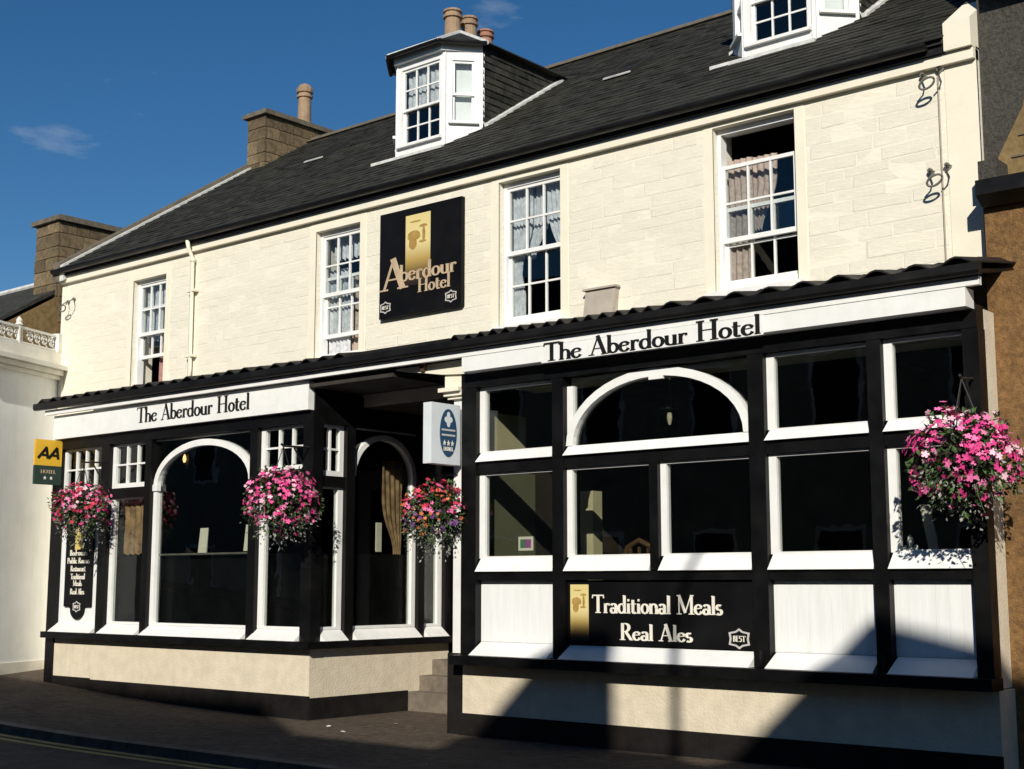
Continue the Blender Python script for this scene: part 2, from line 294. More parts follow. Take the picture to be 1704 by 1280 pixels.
G = {
 'T': (0.72, lambda: st(.36,0,.97)+ln((.0,.955),(.72,.955),.07)+ln((.03,.98),(.0,.80),.06)+ln((.69,.98),(.72,.80),.06)+sf(.36,0,.34)),
 'h': (0.60, lambda: st(.11,0,1.03)+bowl(.29,.33,.18,.22,170,0)+st(.47,0,.34)+sf(.11,0,.24)+sf(.47,0,.24)+ln((.0,1.02),(.11,1.02),.05)),
 'e': (0.52, lambda: bowl(.26,.28,.21,.26,25,335)+ln((.06,.32),(.46,.36),.055)),
 'A': (0.78, lambda: ln((.10,.0),(.40,1.0),.07)+ln((.37,1.0),(.68,.0),.17)+ln((.2,.33),(.6,.33),.05)+sf(.10,0,.26)+sf(.68,0,.32)),
 'b': (0.57, lambda: st(.11,0.02,1.03)+bowl(.30,.28,.20,.26)+ln((.0,1.02),(.11,1.02),.05)),
 'r': (0.44, lambda: st(.12,0,.56)+bowl(.30,.37,.17,.17,160,60)+bowl(.37,.49,.03,.03,tk=.07,tn=.07,n=8)+sf(.12,0,.26)+ln((.02,.55),(.12,.55),.05)),
 'd': (0.58, lambda: bowl(.25,.28,.20,.26)+st(.44,0.0,1.03)+ln((.33,1.02),(.44,1.02),.05)+ln((.44,.025),(.56,.025),.05)),
 'o': (0.55, lambda: bowl(.27,.28,.21,.26)),
 'u': (0.60, lambda: st(.11,.20,.56)+bowl(.29,.21,.18,.18,180,360)+st(.46,0,.56)+ln((.0,.54),(.11,.54),.05)+ln((.35,.54),(.46,.54),.05)+ln((.46,.025),(.58,.025),.05)),
 'H': (0.88, lambda: st(.16,0,1)+st(.70,0,1)+ln((.16,.52),(.70,.52),.055)+sf(.16,0,.32)+sf(.70,0,.32)+sf(.16,1,.32)+sf(.70,1,.32)),
 't': (0.40, lambda: st(.15,.12,.78)+ln((.01,.545),(.36,.545),.05)+bowl(.26,.14,.11,.12,180,320)),
 'l': (0.27, lambda: st(.13,0,1.03)+sf(.13,0,.25)+ln((.02,1.02),(.13,1.02),.05)),
 'R': (0.76, lambda: st(.15,0,1)+bowl(.30,.74,.24,.235,90,-90)+ln((.13,.975),(.30,.975),.05)+ln((.13,.505),(.30,.505),.05)+ln((.34,.5),(.66,.03),.15)+sf(.15,0,.32)+ln((.6,.025),(.78,.025),.05)),
 'a': (0.52, lambda: bowl(.21,.16,.16,.14)+st(.39,.0,.40)+bowl(.23,.39,.16,.15,0,155)+ln((.39,.025),(.52,.025),.05)),
 'i': (0.27, lambda: st(.13,0,.56)+bowl(.13,.76,.035,.035,tk=.08,tn=.08,n=8)+sf(.13,0,.25)+ln((.03,.55),(.13,.55),.05)),
 'n': (0.60, lambda: st(.11,0,.56)+bowl(.29,.33,.18,.22,170,0)+st(.47,0,.34)+sf(.11,0,.24)+sf(.47,0,.24)+ln((.0,.55),(.11,.55),.05)),
 'M': (1.02, lambda: st(.14,0,1,.07)+st(.86,0,1,.15)+ln((.14,1.0),(.50,.08),.15)+ln((.50,.08),(.84,1.0),.06)+sf(.14,0,.28)+sf(.86,0,.32)+ln((.02,.975),(.2,.975),.05)+ln((.82,.975),(.99,.975),.05)),
 's': (0.42, lambda: bowl(.20,.41,.13,.13,35,265)+bowl(.20,.15,.145,.135,85,-145)),
 'B': (0.66, lambda: st(.15,0,1)+bowl(.28,.76,.2,.215,90,-90)+bowl(.30,.27,.24,.25,90,-90)+ln((.1,.975),(.28,.975),.05)+ln((.1,.53),(.3,.53),.05)+ln((.1,.025),(.3,.025),.05)),
 'S': (0.58, lambda: bowl(.28,.74,.19,.22,35,265)+bowl(.28,.27,.21,.25,85,-145)),
 'E': (0.62, lambda: st(.15,0,1)+ln((.05,.975),(.56,.975),.06)+ln((.15,.52),(.46,.52),.05)+ln((.05,.025),(.58,.025),.06)),
 'O': (0.82, lambda: bowl(.40,.5,.32,.47)),
 'L': (0.60, lambda: st(.15,0,1)+ln((.05,.025),(.56,.025),.06)+ln((.55,.02),(.56,.2),.05)),
 'P': (0.66, lambda: st(.15,0,1)+bowl(.30,.72,.24,.255,90,-90)+ln((.1,.975),(.30,.975),.05)+ln((.13,.47),(.30,.47),.05)+sf(.15,0,.32)),
 'm': (0.9, lambda: st(.11,0,.56)+bowl(.27,.33,.16,.22,170,0)+st(.43,0,.34)+bowl(.59,.33,.16,.22,170,0)+st(.75,0,.34)),
 'c': (0.48, lambda: bowl(.27,.28,.21,.26,45,315)),
 ' ': (0.36, lambda: []),
}
def lettering(text, u0, u1, v0, size, w, tf, name, m, parent, caps=1.0, **kw):
    adv = [(G[c][0]*(caps if c.isupper() else 1.0)) for c in text]; tot = sum(adv); sx = (u1-u0)/tot; p = 0; start = 0; u = u0
    for wd in text.split(' '):
        L = sum(adv[p:p+len(wd)])*sx; _word(wd, u, u+L, v0, size, w, tf, name, m, parent, caps, **kw)
        u += L; p += len(wd)
        if p < len(text): u += adv[p]*sx; p += 1
def _word(text, u0, u1, v0, size, w, tf, name, m, parent, caps=1.0, slant=0.0, squeeze=None, bold=1.0, rise=0.0):
    """text fitted between u0 and u1 on baseline v0, cap height size, lying at outward depth w"""
    adv = [(G[c][0]*(caps if c.isupper() else 1.0)) for c in text]; tot = sum(adv)
    sx = (u1-u0)/tot; mb = MB(tf); u = u0; k = 0
    for c, a in zip(text, adv):
        s = caps if c.isupper() else 1.0
        for q in G[c][1]():
            dz = 0.00035*(k % 12); k += 1
            pl = [(u+sx*(x*s)+slant*y*s*size, v0+size*y*s+rise*(u-u0+sx*x)) for x, y in q]
            n = len(pl)
            mb.add([(x, w+dz, z) for x, z in pl]+[(x, w-0.004, z) for x, z in pl],
                   [tuple(range(n)), tuple(range(2*n-1, n-1, -1))]+[(i,(i+1)%n,(i+1)%n+n,i+n) for i in range(n)])
        u += sx*a
    return mb.build(name, m, parent)

# ================================================================== SETTING: ground, pavement, road
def gz(x):
    t = max(0.0, -11.0-x); return 0.17+0.0062*t*t if t < 8 else 0.17+0.0062*64+(t-8)*0.09
def sheet(name, m, xs, ys, dz, kind='structure'):
    mb = MB(); vs = [(x, y, gz(x)+dz) for y in ys for x in xs]; n = len(xs)
    mb.add(vs, [(j*n+i, j*n+i+1, (j+1)*n+i+1, (j+1)*n+i) for j in range(len(ys)-1) for i in range(n-1)])
    o = mb.build(name, m); o['kind'] = kind; return o
XS = [-140, -80, -50, -35] + [-28+0.5*i for i in range(57)] + [2, 6, 12, 30, 80]
YK = -2.36
sheet('ground', M_pave, XS, [-200, -60, -20, 20, 60, 300], -0.30)
sheet('pavement', M_pave, XS, [YK, -1.2, 0, 1.2, 3.0], 0.0)
sheet('road', M_road, XS, [-10.8, -8, -5, -3.5, YK-0.1], -0.075)
sheet('opposite_pavement', M_pave, XS, [-13.5, -12.0, -10.8], 0.0)
kerb = sheet('kerb', M_kerb, XS, [YK-0.12, YK], -0.014)
def kerb_stone(x0, x1):
    mb = MB(); y0, y1 = YK-0.13, YK+0.012
    mb.hexa([(x0,y0,gz(x0)-0.2),(x1,y0,gz(x1)-0.2),(x1,y1,gz(x1)-0.2),(x0,y1,gz(x0)-0.2),
             (x0,y0+0.02,gz(x0)+0.004),(x1,y0+0.02,gz(x1)+0.004),(x1,y1,gz(x1)+0.008),(x0,y1,gz(x0)+0.008)])
    return mb.build('kerb_stone', M_kerb, kerb)
x = -20.0
while x < -4:
    kerb_stone(x, x+0.895); x += 0.91
for i, y in enumerate((YK-0.22, YK-0.37)):
    sheet('yellow_road_line', M_yel, XS, [y-0.04, y+0.04], -0.071)

# ================================================================== THE HOTEL
WY = 0.70                       # upper wall plane
XL, XR = -17.45, -4.07          # wall ends
H = thing('hotel', (-10.5, WY, 0.17), 'cream two storey hotel with black and white shop front bays and a slate roof', 'hotel')
WINS = [(-15.733, -15.0, 4.146, 5.642, 'a'), (-12.067, -11.314, 4.166, 5.712, 'b'), (-9.214, -8.392, 4.225, 5.771, 'c'), (-6.588, -5.736, 4.235, 5.791, 'd')]
# front wall with the four openings cut through
mb = MB()
xs = sorted([XL, XR, -16.2, -9.9, -9.06] + [w[0] for w in WINS] + [w[1] for w in WINS])
zs = sorted([0.0, 3.55, 5.95] + [w[2] for w in WINS] + [w[3] for w in WINS])
def solid(xc, zc):
    for w in WINS:
        if w[0] < xc < w[1] and w[2] < zc < w[3]: return False
    if zc < 3.55 and -16.2 < xc < -9.06: return False
    if zc < 3.55 and -9.06 < xc < -4.15: return False
    return True
xs = sorted(set(xs+[-4.15]))
for i in range(len(xs)-1):
    for j in range(len(zs)-1):
        if solid((xs[i]+xs[i+1])/2, (zs[j]+zs[j+1])/2):
            mb.add([(xs[i],WY,zs[j]),(xs[i+1],WY,zs[j]),(xs[i+1],WY,zs[j+1]),(xs[i],WY,zs[j+1])], [(0,1,2,3)])
TH = 0.34
for (a, b, c, d, _) in WINS:
    mb.add([(a,WY,c),(a,WY,d),(a,WY+TH,d),(a,WY+TH,c)], [(0,1,2,3)]); mb.add([(b,WY,c),(b,WY,d),(b,WY+TH,d),(b,WY+TH,c)], [(3,2,1,0)])
    mb.add([(a,WY,d),(b,WY,d),(b,WY+TH,d),(a,WY+TH,d)], [(0,1,2,3)]); mb.add([(a,WY,c),(b,WY,c),(b,WY+TH,c),(a,WY+TH,c)], [(3,2,1,0)])
mb.add([(XL,WY,0),(XL,WY,5.95),(XL,5.3,5.95),(XL,5.3,0)], [(0,1,2,3)])
mb.add([(XR,WY,0),(XR,WY,5.95),(XR,5.3,5.95),(XR,5.3,0)], [(3,2,1,0)])
mb.add([(-16.2,WY,3.55),(-4.15,WY,3.55),(-4.15,WY+TH,3.55),(-16.2,WY+TH,3.55)], [(0,1,2,3)])
wall = mb.build('wall', M_wall, H)
# painted squared stones of the upper wall, each slightly proud
u = MB(); c_ = 0.03
u.add([(-.5,0,-.5),(.5,0,-.5),(.5,0,.5),(-.5,0,.5),(-.5+c_,-1,-.5+.09),(.5-c_,-1,-.5+.09),(.5-c_,-1,.5-.09),(-.5+c_,-1,.5-.09)],
      [(4,5,6,7),(0,1,5,4),(1,2,6,5),(2,3,7,6),(3,0,4,7)])
stone_me = u.mesh('stone'); stone_me.materials.append(M_wall)
def blocked(x0, x1, z0, z1):
    for (a, b, c, d, _) in WINS:
        if x1 > a-0.105 and x0 < b+0.105 and z1 > c-0.12 and z0 < d+0.10: return True
    if x1 > -14.45 and x0 < -14.3: return True
    return False
z = 4.06; rr = random.Random(5)
while z < 5.77:
    h = rr.uniform(0.085, 0.165); h = min(h, 5.83-z)
    x = XL+0.03+rr.uniform(0, .2)
    while x < -4.40:
        w = rr.uniform(0.22, 0.70); x1 = min(x+w, -4.36)
        # clip stones against window margins
        segs = [(x, x1)]
        for (a, b, c, d, _) in WINS:
            if z+h > c-0.12 and z < d+0.10:
                ns = []
                for s0, s1 in segs:
                    if s1 <= a-0.105 or s0 >= b+0.105: ns.append((s0, s1))
                    else:
                        if s0 < a-0.105: ns.append((s0, a-0.105))
                        if s1 > b+0.105: ns.append((b+0.105, s1))
                segs = ns
        for s0, s1 in segs:
            if s1-s0 > 0.07:
                inst('stone', stone_me, wall, ((s0+s1)/2, WY+0.001, z+h/2), (rr.uniform(-.008,.008), rr.uniform(-.022,.022), rr.uniform(-.004,.004)),
                     (s1-s0-0.004, rr.uniform(0.0008, 0.0032), h-0.002))
        x = x1
    z += h
# window margins, sills, quoins, cornice
for (a, b, c, d, _) in WINS:
    m_ = MB(); t = 0.095; p = WY-0.005
    m_.box(a-t, a, p, WY+0.01, c-0.03, d+t); m_.box(b, b+t, p, WY+0.01, c-0.03, d+t); m_.box(a, b, p, WY+0.01, d, d+t)
    m_.build('window_margin', M_margin, H)
    s_ = MB(); s_.prism_x([(WY-0.075, c-0.085),(WY+0.2, c-0.085),(WY+0.2, c+0.02),(WY-0.075, c-0.012)], a-0.07, b+0.07)
    s_.build('window_sill', M_white, H)
b1('quoin_strip', M_margin, H, XR-0.27, XR, WY-0.008, WY+0.02, 4.0, 5.93)
b1('quoin_strip', M_margin, H, XL, XL+0.10, WY-0.02, WY+0.02, 3.9, 5.80)
b1('cornice', M_margin, H, XL-0.02, XR-0.0, WY-0.06, WY+0.05, 5.835, 5.925)
m_ = MB(); m_.prism_x([(WY-0.10, 5.932),(WY+0.35, 5.932),(WY+0.35, 6.48),(WY-0.10, 6.17)], XR-0.23, XR); m_.build('skew_end_stone', M_margin, H)
b1('cable', M_vent, H, -4.396, -4.390, WY-0.024, WY-0.006, 4.1, 5.78)
# eaves gutter
m_ = MB(); gp = []
for i in range(9):
    a = math.pi*i/8; gp.append((WY-0.150-0.052*math.cos(a), 6.012-0.052*math.sin(a)))
gp = gp + [(WY-0.106, 6.020), (WY-0.194, 6.020)]
m_.prism_x([(y, z-0.004) for y, z in gp], XL-0.05, XR-0.36); m_.build('eaves_gutter', M_gutter, H, smooth=False)
b1('eaves_board', M_gutter, H, XL, XR-0.24, WY-0.097, WY-0.02, 5.928, 6.02)
for i in range(0):
    b1('gutter_bracket', M_gutter, H, -17.3+i*0.97, -17.27+i*0.97, WY-0.20, WY-0.09, 5.90, 5.925)
# downpipe with hopper
m_ = MB(); m_.tube([(-14.37,WY-0.15,5.96),(-14.37,WY-0.13,5.86),(-14.37,WY-0.06,5.74),(-14.37,WY-0.05,4.3),(-14.37,WY-0.05,4.08)], 0.027, 10)
m_.tube([(-14.37,WY-0.055,5.74),(-14.37,WY-0.055,5.69)], 0.036, 10)
dp = m_.build('downpipe', M_margin, H, smooth=True)
for z in (5.3, 4.45): b1('pipe_clip', M_margin, dp, -14.45, -14.29, WY-0.08, WY-0.01, z, z+0.03)
# ---------------------------------------------------------------- roof
EY, EZ, RY, RZ = 0.575, 6.052, 4.9, 8.93
SLP = (RZ-EZ)/(RY-EY)
def rz(y): return EZ+(y-EY)*SLP
m_ = MB()
m_.prism_x([(EY, EZ-0.03),(RY, RZ-0.03),(2*RY-EY, EZ-0.03),(2*RY-EY, EZ-0.12),(RY, RZ-0.12),(EY, EZ-0.06)], XL+0.02, XR-0.235)
roof = m_.build('roof', M_roofb, H)
pitch = math.atan(SLP); SL = math.hypot(RY-EY, RZ-EZ)
DORM = [(-11.35, 1.70), (-6.51, 1.86)]           # dormer centre x, front y
u = MB(); u.hexa([(-.5,0,-.006),(.5,0,-.006),(.5,1,-.012),(-.5,1,-.012),(-.49,0,.008),(.49,0,.008),(.49,1,-.004),(-.49,1,-.004)])
slate_me = u.mesh('slate'); slate_me.materials.append(M_slate)
cells = []; rr = random.Random(11); row = 0; s = 0.0
while s < SL-0.02:
    x = XL+0.10-(row % 2)*0.12+rr.uniform(-.02,.02)
    while x < XR-0.24:
        w = rr.uniform(0.14, 0.25); x1 = min(x+w, XR-0.22)
        y = EY-0.04+s*math.cos(pitch); zz = rz(y)
        skip = False
        for dx, dy in DORM:
            if abs((x+x1)/2-dx) < 0.62 and dy+0.45 < y < dy+1.3: skip = True
        if not skip and x1-x > 0.05: cells.append((x, x1, y, zz, rr.uniform(-.005,.005), rr.uniform(-.003,.004), rr.uniform(.0,.010)))
        x = x1
    s += 0.150; row += 1
def slate_xf(c):
    x, x1, y, zz, rz_, dz, ti = c
    return Matrix.Translation((( x+x1)/2, y+rz_, zz+0.004+dz*0.6)) @ Matrix.Rotation(pitch-0.035-ti, 4, 'X') @ Matrix.Rotation(rz_*1.5, 4, 'Z') @ Matrix.Diagonal((x1-x-0.005, 0.27, 0.6, 1))
def inframe(c):
    p = project(((c[0]+c[1])/2, c[2], c[3])); return -20 < p[0] < 1724 and -20 < p[1] < 1300
cells.sort(key=lambda c: (not inframe(c), ((c[0]+c[1])/2-CAM.x)**2+(c[2]-CAM.y)**2))
mb = MB()
for k, c in enumerate(cells):
    M = slate_xf(c)
    if k < 295:
        o = bpy.data.objects.new('slate', slate_me); COL.objects.link(o); o.parent = roof
        off = ORG[roof.name]; o.matrix_local = Matrix.Translation((-off[0],-off[1],-off[2])) @ M
    else:
        mb.add([M @ v.co for v in slate_me.vertices], [tuple(p.vertices) for p in slate_me.polygons])
mb.build('slate_courses', M_slate, roof, kind='stuff')
m_ = MB(); m_.prism_x([(RY-0.16, RZ-0.07),(RY, RZ+0.05),(RY+0.16, RZ-0.07),(RY, RZ-0.10)], XL+0.15, XR-0.22); m_.build('ridge', M_mortar, roof)
# skews (stone copings on the gables) and pale flashing beside them
def skew(x0, x1, m, h0, h1, name, ya=EY, yb=RY):
    q = MB()
    q.hexa([(x0,ya,rz(ya)-0.2),(x1,ya,rz(ya)-0.2),(x1,yb,rz(yb)-0.2),(x0,yb,rz(yb)-0.2),
            (x0,ya,rz(ya)+h0),(x1,ya,rz(ya)+h0),(x1,yb,rz(yb)+h1),(x0,yb,rz(yb)+h1)])
    return q.build(name, m, H)
skew(XL-0.10, XL+0.08, M_mortar, 0.07, 0.10, 'skew_coping')
skew(XL+0.08, XL+0.17, M_wlead, 0.035, 0.035, 'flashing')
skew(XR-0.22, XR+0.02, M_harl, 0.12, 0.16, 'skew_coping', ya=1.06)
# rooflights
def rooflight(xc, y, w, h):
    def tf(u, v, n):
        M = Vector((xc+u, y+v*math.cos(pitch)-n*math.sin(pitch), rz(y)+v*math.sin(pitch)+n*math.cos(pitch))); return M
    q = MB(tf); q.box(-w/2, w/2, 0, 0.05, -0.02, 0.07); q.box(-w/2, w/2, h-0.04, h, -0.02, 0.06)
    q.box(-w/2, -w/2+0.04, 0.05, h-0.04, -0.02, 0.06); q.box(w/2-0.04, w/2, 0.05, h-0.04, -0.02, 0.06)
    o = q.build('rooflight', M_roofb, H)
    b1('pane', M_glass, o, -w/2+0.04, w/2-0.04, 0.05, h-0.04, 0.028, 0.034, tf=tf)
    b1('room_lining', M_room, o, -w/2+0.04, w/2-0.04, 0.05, h-0.04, 0.020, 0.026, tf=tf)
    b1('flashing', M_wlead, o, -w/2+0.02, w/2-0.02, -0.045, -0.002, 0.02, 0.035, tf=tf)
rooflight(-14.78, 3.05, 0.42, 0.60); rooflight(-9.16, 2.80, 0.42, 0.55)

# ---------------------------------------------------------------- sash windows
def sash_window(parent, tf, u0, u1, z0, z1, cols=3, rows=2, top_gap=0.0, bot_gap=0.0, fr=0.036, w=0.0, gl=None, name='sash_window', bar=0.019):
    """tf: (u, outward, z). outer frame then an upper (outer) and a lower (inner) sash"""
    gl = gl or M_glass
    q = MB(tf); q.frame(u0, u1, w-0.10, w, z0, z1, fr, tb=0.05, tt=0.05)
    o = q.build(name, M_white, parent)
    a, b = u0+fr, u1-fr; zb, zt = z0+0.05, z1-0.05; zm = (zb+zt)/2
    def sash(s0, s1, ww, nm):
        q = MB(tf); q.frame(a, b, ww-0.035, ww, s0, s1, 0.030, tb=0.045, tt=0.035); q.build(nm, M_white, o)
        ia, ib, ja, jb = a+0.030, b-0.030, s0+0.045, s1-0.035
        for i in range(1, cols):
            x = ia+(ib-ia)*i/cols; b1('glazing_bar', M_white, o, x-bar/2, x+bar/2, ww-0.03, ww-0.004, ja, jb, tf=tf)
        for j in range(1, rows):
            z = ja+(jb-ja)*j/rows; b1('glazing_bar', M_white, o, ia, ib, ww-0.028, ww-0.006, z-bar/2, z+bar/2, tf=tf)
        for i in range(cols):
            for j in range(rows):
                b1('pane', gl, o, ia+(ib-ia)*i/cols, ia+(ib-ia)*(i+1)/cols, ww-0.021, ww-0.017, ja+(jb-ja)*j/rows, ja+(jb-ja)*(j+1)/rows, tf=tf)
    sash(zm-0.02-top_gap, zt-top_gap, w-0.015, 'upper_sash'); sash(zb+bot_gap, zm+0.02+bot_gap, w-0.055, 'lower_sash')
    return o
for (a, b, c, d, k) in WINS:
    tg, bg_ = (0.30, 0.0) if k == 'd' else (0.0, 0.20) if k == 'b' else (0.0, 0.36) if k == 'a' else (0.0, 0.0)
    sash_window(H, front_tf(WY+0.075), a+0.005, b-0.005, c+0.022, d-0.004, 3, 2, tg, bg_)
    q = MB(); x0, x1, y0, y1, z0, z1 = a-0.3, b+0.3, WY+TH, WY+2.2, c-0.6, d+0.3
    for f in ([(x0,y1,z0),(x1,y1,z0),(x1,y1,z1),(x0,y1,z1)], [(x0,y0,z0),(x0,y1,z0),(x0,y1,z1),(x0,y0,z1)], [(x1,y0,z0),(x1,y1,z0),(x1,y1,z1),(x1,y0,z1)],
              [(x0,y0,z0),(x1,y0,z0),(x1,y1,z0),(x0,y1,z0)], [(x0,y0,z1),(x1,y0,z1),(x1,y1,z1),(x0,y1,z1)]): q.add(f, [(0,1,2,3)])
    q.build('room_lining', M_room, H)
def curtain(tf, u0, u1, z0, z1, m, label, w=-0.118, folds=6, tie=None, group=None, amp=0.013):
    """tie: (z, u) the cloth gathers towards u at height z"""
    n = folds*6; rows = 14; vs = []; q = MB(tf)
    for th in (0, -0.006):
        for j in range(rows+1):
            z = z0+(z1-z0)*j/rows
            for i in range(n+1):
                t = i/n; x = u0+(u1-u0)*t
                if tie:
                    g = math.exp(-((z-tie[0])/0.32)**2)*0.62
                    if z < tie[0]: g = max(g, 0.42)
                    x = x+(tie[1]-x)*g
                vs.append((x, w+th+amp*math.sin(t*folds*2*math.pi+0.4*math.sin(j*.6)), z+(0.012*math.sin(t*folds*6.28) if j == 0 else 0)))
    N = (rows+1)*(n+1)
    fs = [(j*(n+1)+i, j*(n+1)+i+1, (j+1)*(n+1)+i+1, (j+1)*(n+1)+i) for j in range(rows) for i in range(n)]
    fs += [tuple(N+k for k in f[::-1]) for f in fs]
    q.add(vs, fs); o = q.build('curtain', m, smooth=True); o['label'] = label; o['category'] = 'curtain'
    if group: o['group'] = group
    return o
t0 = front_tf(WY+0.075)
curtain(t0, -15.674, -15.257, 4.820, 5.603, M_lace, 'white net curtain in the leftmost upstairs sash window', folds=6)
curtain(t0, -15.416, -15.059, 4.176, 5.117, M_rosec, 'rose coloured curtain low in the leftmost upstairs sash window', w=-0.16, folds=5)
curtain(t0, -12.018, -11.651, 4.225, 5.266, M_lace, 'pale net curtain in the upstairs window left of the hotel name board', folds=6)
curtain(t0, -11.869, -11.512, 4.225, 5.167, M_pinkc, 'beige curtain behind the raised sash left of the hotel name board', w=-0.17, folds=5)
curtain(t0, -11.988, -11.394, 5.385, 5.662, M_lace, 'short net pelmet at the top of the window left of the name board', w=-0.15, folds=9)
curtain(t0, -9.174, -8.897, 4.255, 5.741, M_lace, 'tied grey curtain on the left of the window right of the name board', folds=6, tie=(4.820, -9.154))
curtain(t0, -8.946, -8.659, 4.949, 5.741, M_lace, 'gathered grey curtain across the middle of the window right of the name board', folds=5, tie=(4.919, -9.055), w=-0.15)
curtain(t0, -8.719, -8.431, 4.949, 5.741, M_lace, 'grey curtain drawn to the right of the window right of the name board', folds=5, tie=(4.869, -8.421))
curtain(t0, -6.539, -6.281, 4.255, 5.513, M_pinkc, 'pink beige curtain on the left of the open rightmost upstairs window', folds=4)
curtain(t0, -6.321, -6.044, 4.820, 5.513, M_pinkc, 'short pink beige curtain in the middle of the open rightmost upstairs window', folds=4, w=-0.16, tie=(4.770, -6.341))

# ---------------------------------------------------------------- dormers
def dormer(cx, fy):
    hw, cw, cd = 0.40, 0.72, 0.34       # half front width, half full width, cant depth
    zb0 = rz(fy); ztop = zb0+1.20; zr = ztop+0.55
    P = [(cx-cw, fy+cd), (cx-hw, fy), (cx+hw, fy), (cx+cw, fy+cd)]
    yb = EY+(ztop-EZ)/SLP+0.05
    D = MB(); D.prism_z([(cx-cw, fy+cd),(cx-hw+.0, fy-0.06),(cx+hw, fy-0.06),(cx+cw, fy+cd)], ztop-0.02, ztop+0.07)
    d = D.build('dormer_window', M_white, H)
    # facets: solid white frames around sashes
    for k in range(3):
        tf, L = facet(*P[k], *P[k+1]); base = zb0-0.05
        q = MB(tf)
        if k == 1: a, b = 0.085, L-0.075; z0, z1 = zb0+0.13, ztop-0.10
        else: a, b = 0.10, L-0.10; z0, z1 = zb0+0.30, ztop-0.13
        q.box(-0.02, a, -0.08, 0.0, base, ztop-0.02); q.box(b, L+0.02, -0.08, 0.0, base, ztop-0.02)
        q.box(a, b, -0.08, 0.0, base, z0); q.box(a, b, -0.08, 0.0, z1, ztop-0.02)
        q.build('facet_frame', M_white, d)
        b1('sill', M_white, d, a-0.05, b+0.05, -0.02, 0.05, z0-0.035, z0-0.002, tf=tf)
        fr = 0.012; zm = (z0+z1)/2-0.03
        cols = 3 if k == 1 else 1; ro = 2 if k == 1 else 1
        for (s0, s1, ww) in ((zm-0.02, z1, -0.02), (z0, zm+0.02, -0.05)):
            q = MB(tf); q.frame(a, b, ww-0.03, ww, s0, s1, 0.03); q.build('sash', M_white, d)
            ia, ib, ja, jb = a+.03, b-.03, s0+.03, s1-.03
            for i in range(1, cols): xx = ia+(ib-ia)*i/cols; b1('glazing_bar', M_white, d, xx-.009, xx+.009, ww-.025, ww-.004, ja, jb, tf=tf)
            for j in range(1, ro): zz = ja+(jb-ja)*j/ro; b1('glazing_bar', M_white, d, ia, ib, ww-.023, ww-.006, zz-.009, zz+.009, tf=tf)
            b1('pane', M_glass, d, ia, ib, ww-0.018, ww-0.014, ja, jb, tf=tf)
        if k != 1: b1('blind', M_white, d, a, b, -0.13, -0.12, z0, z1, tf=tf)
        else:
            b1('room_lining', M_room, d, a-.05, b+.05, -0.60, -0.58, z0-.1, z1+.1, tf=tf)
    # slated cheeks
    for sgn in (-1, 1):
        x = cx+sgn*cw; q = MB()
        pts = [(fy+cd, rz(fy+cd)-0.06), (yb, ztop), (fy+cd, ztop)]
        q.prism_x(pts, x-sgn*0.06, x-sgn*0.012); q.build('cheek', M_roofb, d)
        q = MB(); z = rz(fy+cd); r2 = random.Random(5); k = 0
        while z < ztop-0.03:
            y1 = fy+cd; ye = EY+(z+0.03-EZ)/SLP
            y1 += -0.09*(k % 2)
            while y1 < ye:
                w = r2.uniform(.14, .22); y2 = min(y1+w, ye+0.03); ys = max(y1, fy+cd)
                if y2-ys > 0.03:
                    t = r2.uniform(0.012, 0.022)
                    q.hexa([(x-sgn*.012, ys, z),(x+sgn*t, ys+.003, z),(x+sgn*t, y2-.004, z),(x-sgn*.012, y2-.004, z),
                            (x-sgn*.012, ys, z+.12),(x+sgn*.0, ys+.003, z+.12),(x+sgn*.0, y2-.004, z+.12),(x-sgn*.012, y2-.004, z+.12)])
                y1 = y2
            z += 0.085; k += 1
        q.build('cheek_slates', M_slate, d, kind='stuff')
        # flashing along the foot of the cheek
        q = MB(); ya = fy+cd+0.02
        q.hexa([(x,ya,rz(ya)),(x+sgn*.07,ya,rz(ya)),(x+sgn*.07,yb,rz(yb)),(x,yb,rz(yb)),(x,ya,rz(ya)+.05),(x+sgn*.07,ya,rz(ya)+.035),(x+sgn*.07,yb,rz(yb)+.035),(x,yb,rz(yb)+.05)])
        q.build('flashing', M_wlead, d)
    # piended roof: front hip over the three facets and two slopes
    o_ = 0.10; e = ztop+0.072
    E = [(cx-cw-o_, yb+0.35), (cx-cw-o_, fy+cd-0.04), (cx-hw-.03, fy-o_-.05), (cx+hw+.03, fy-o_-.05), (cx+cw+o_, fy+cd-0.04), (cx+cw+o_, yb+0.35)]
    ap = (cx, fy+0.72, zr); rb = (cx, EY+(zr-EZ)/SLP+0.15, zr)
    q = MB(); vs = [(x, y, e) for x, y in E]+[ap, rb]
    q.add(vs, [(1,2,6),(2,3,6),(3,4,6),(0,1,6,7),(4,5,7,6),(5,4,3,2,1,0)])
    rf = q.build('dormer_roof', M_slate, d)
    for (i, j) in ((1,6),(2,6),(3,6),(4,6)):
        q = MB(); q.tube([vs[i], vs[j]], 0.030, 6); q.build('hip_flashing', M_wlead, d)
    q = MB(); q.tube([(ap[0],ap[1],ap[2]), rb], 0.035, 6); q.build('ridge_flashing', M_roofb, d)
    q = MB()
    for i in range(1, 4):
        a, b = vs[i], vs[i+1]; q.tube([(a[0],a[1],e-0.012),(b[0],b[1],e-0.012)], 0.028, 6)
    q.build('dormer_gutter', M_gutter, d)
    # apron at the foot
    q = MB(); q.box(cx-hw-0.35, cx+hw+0.05, fy-0.10, fy+0.02, zb0-0.075, zb0-0.03); q.build('apron', M_wlead, d)
    return d
names = ['over the hotel name board', 'at the top right above the open window']
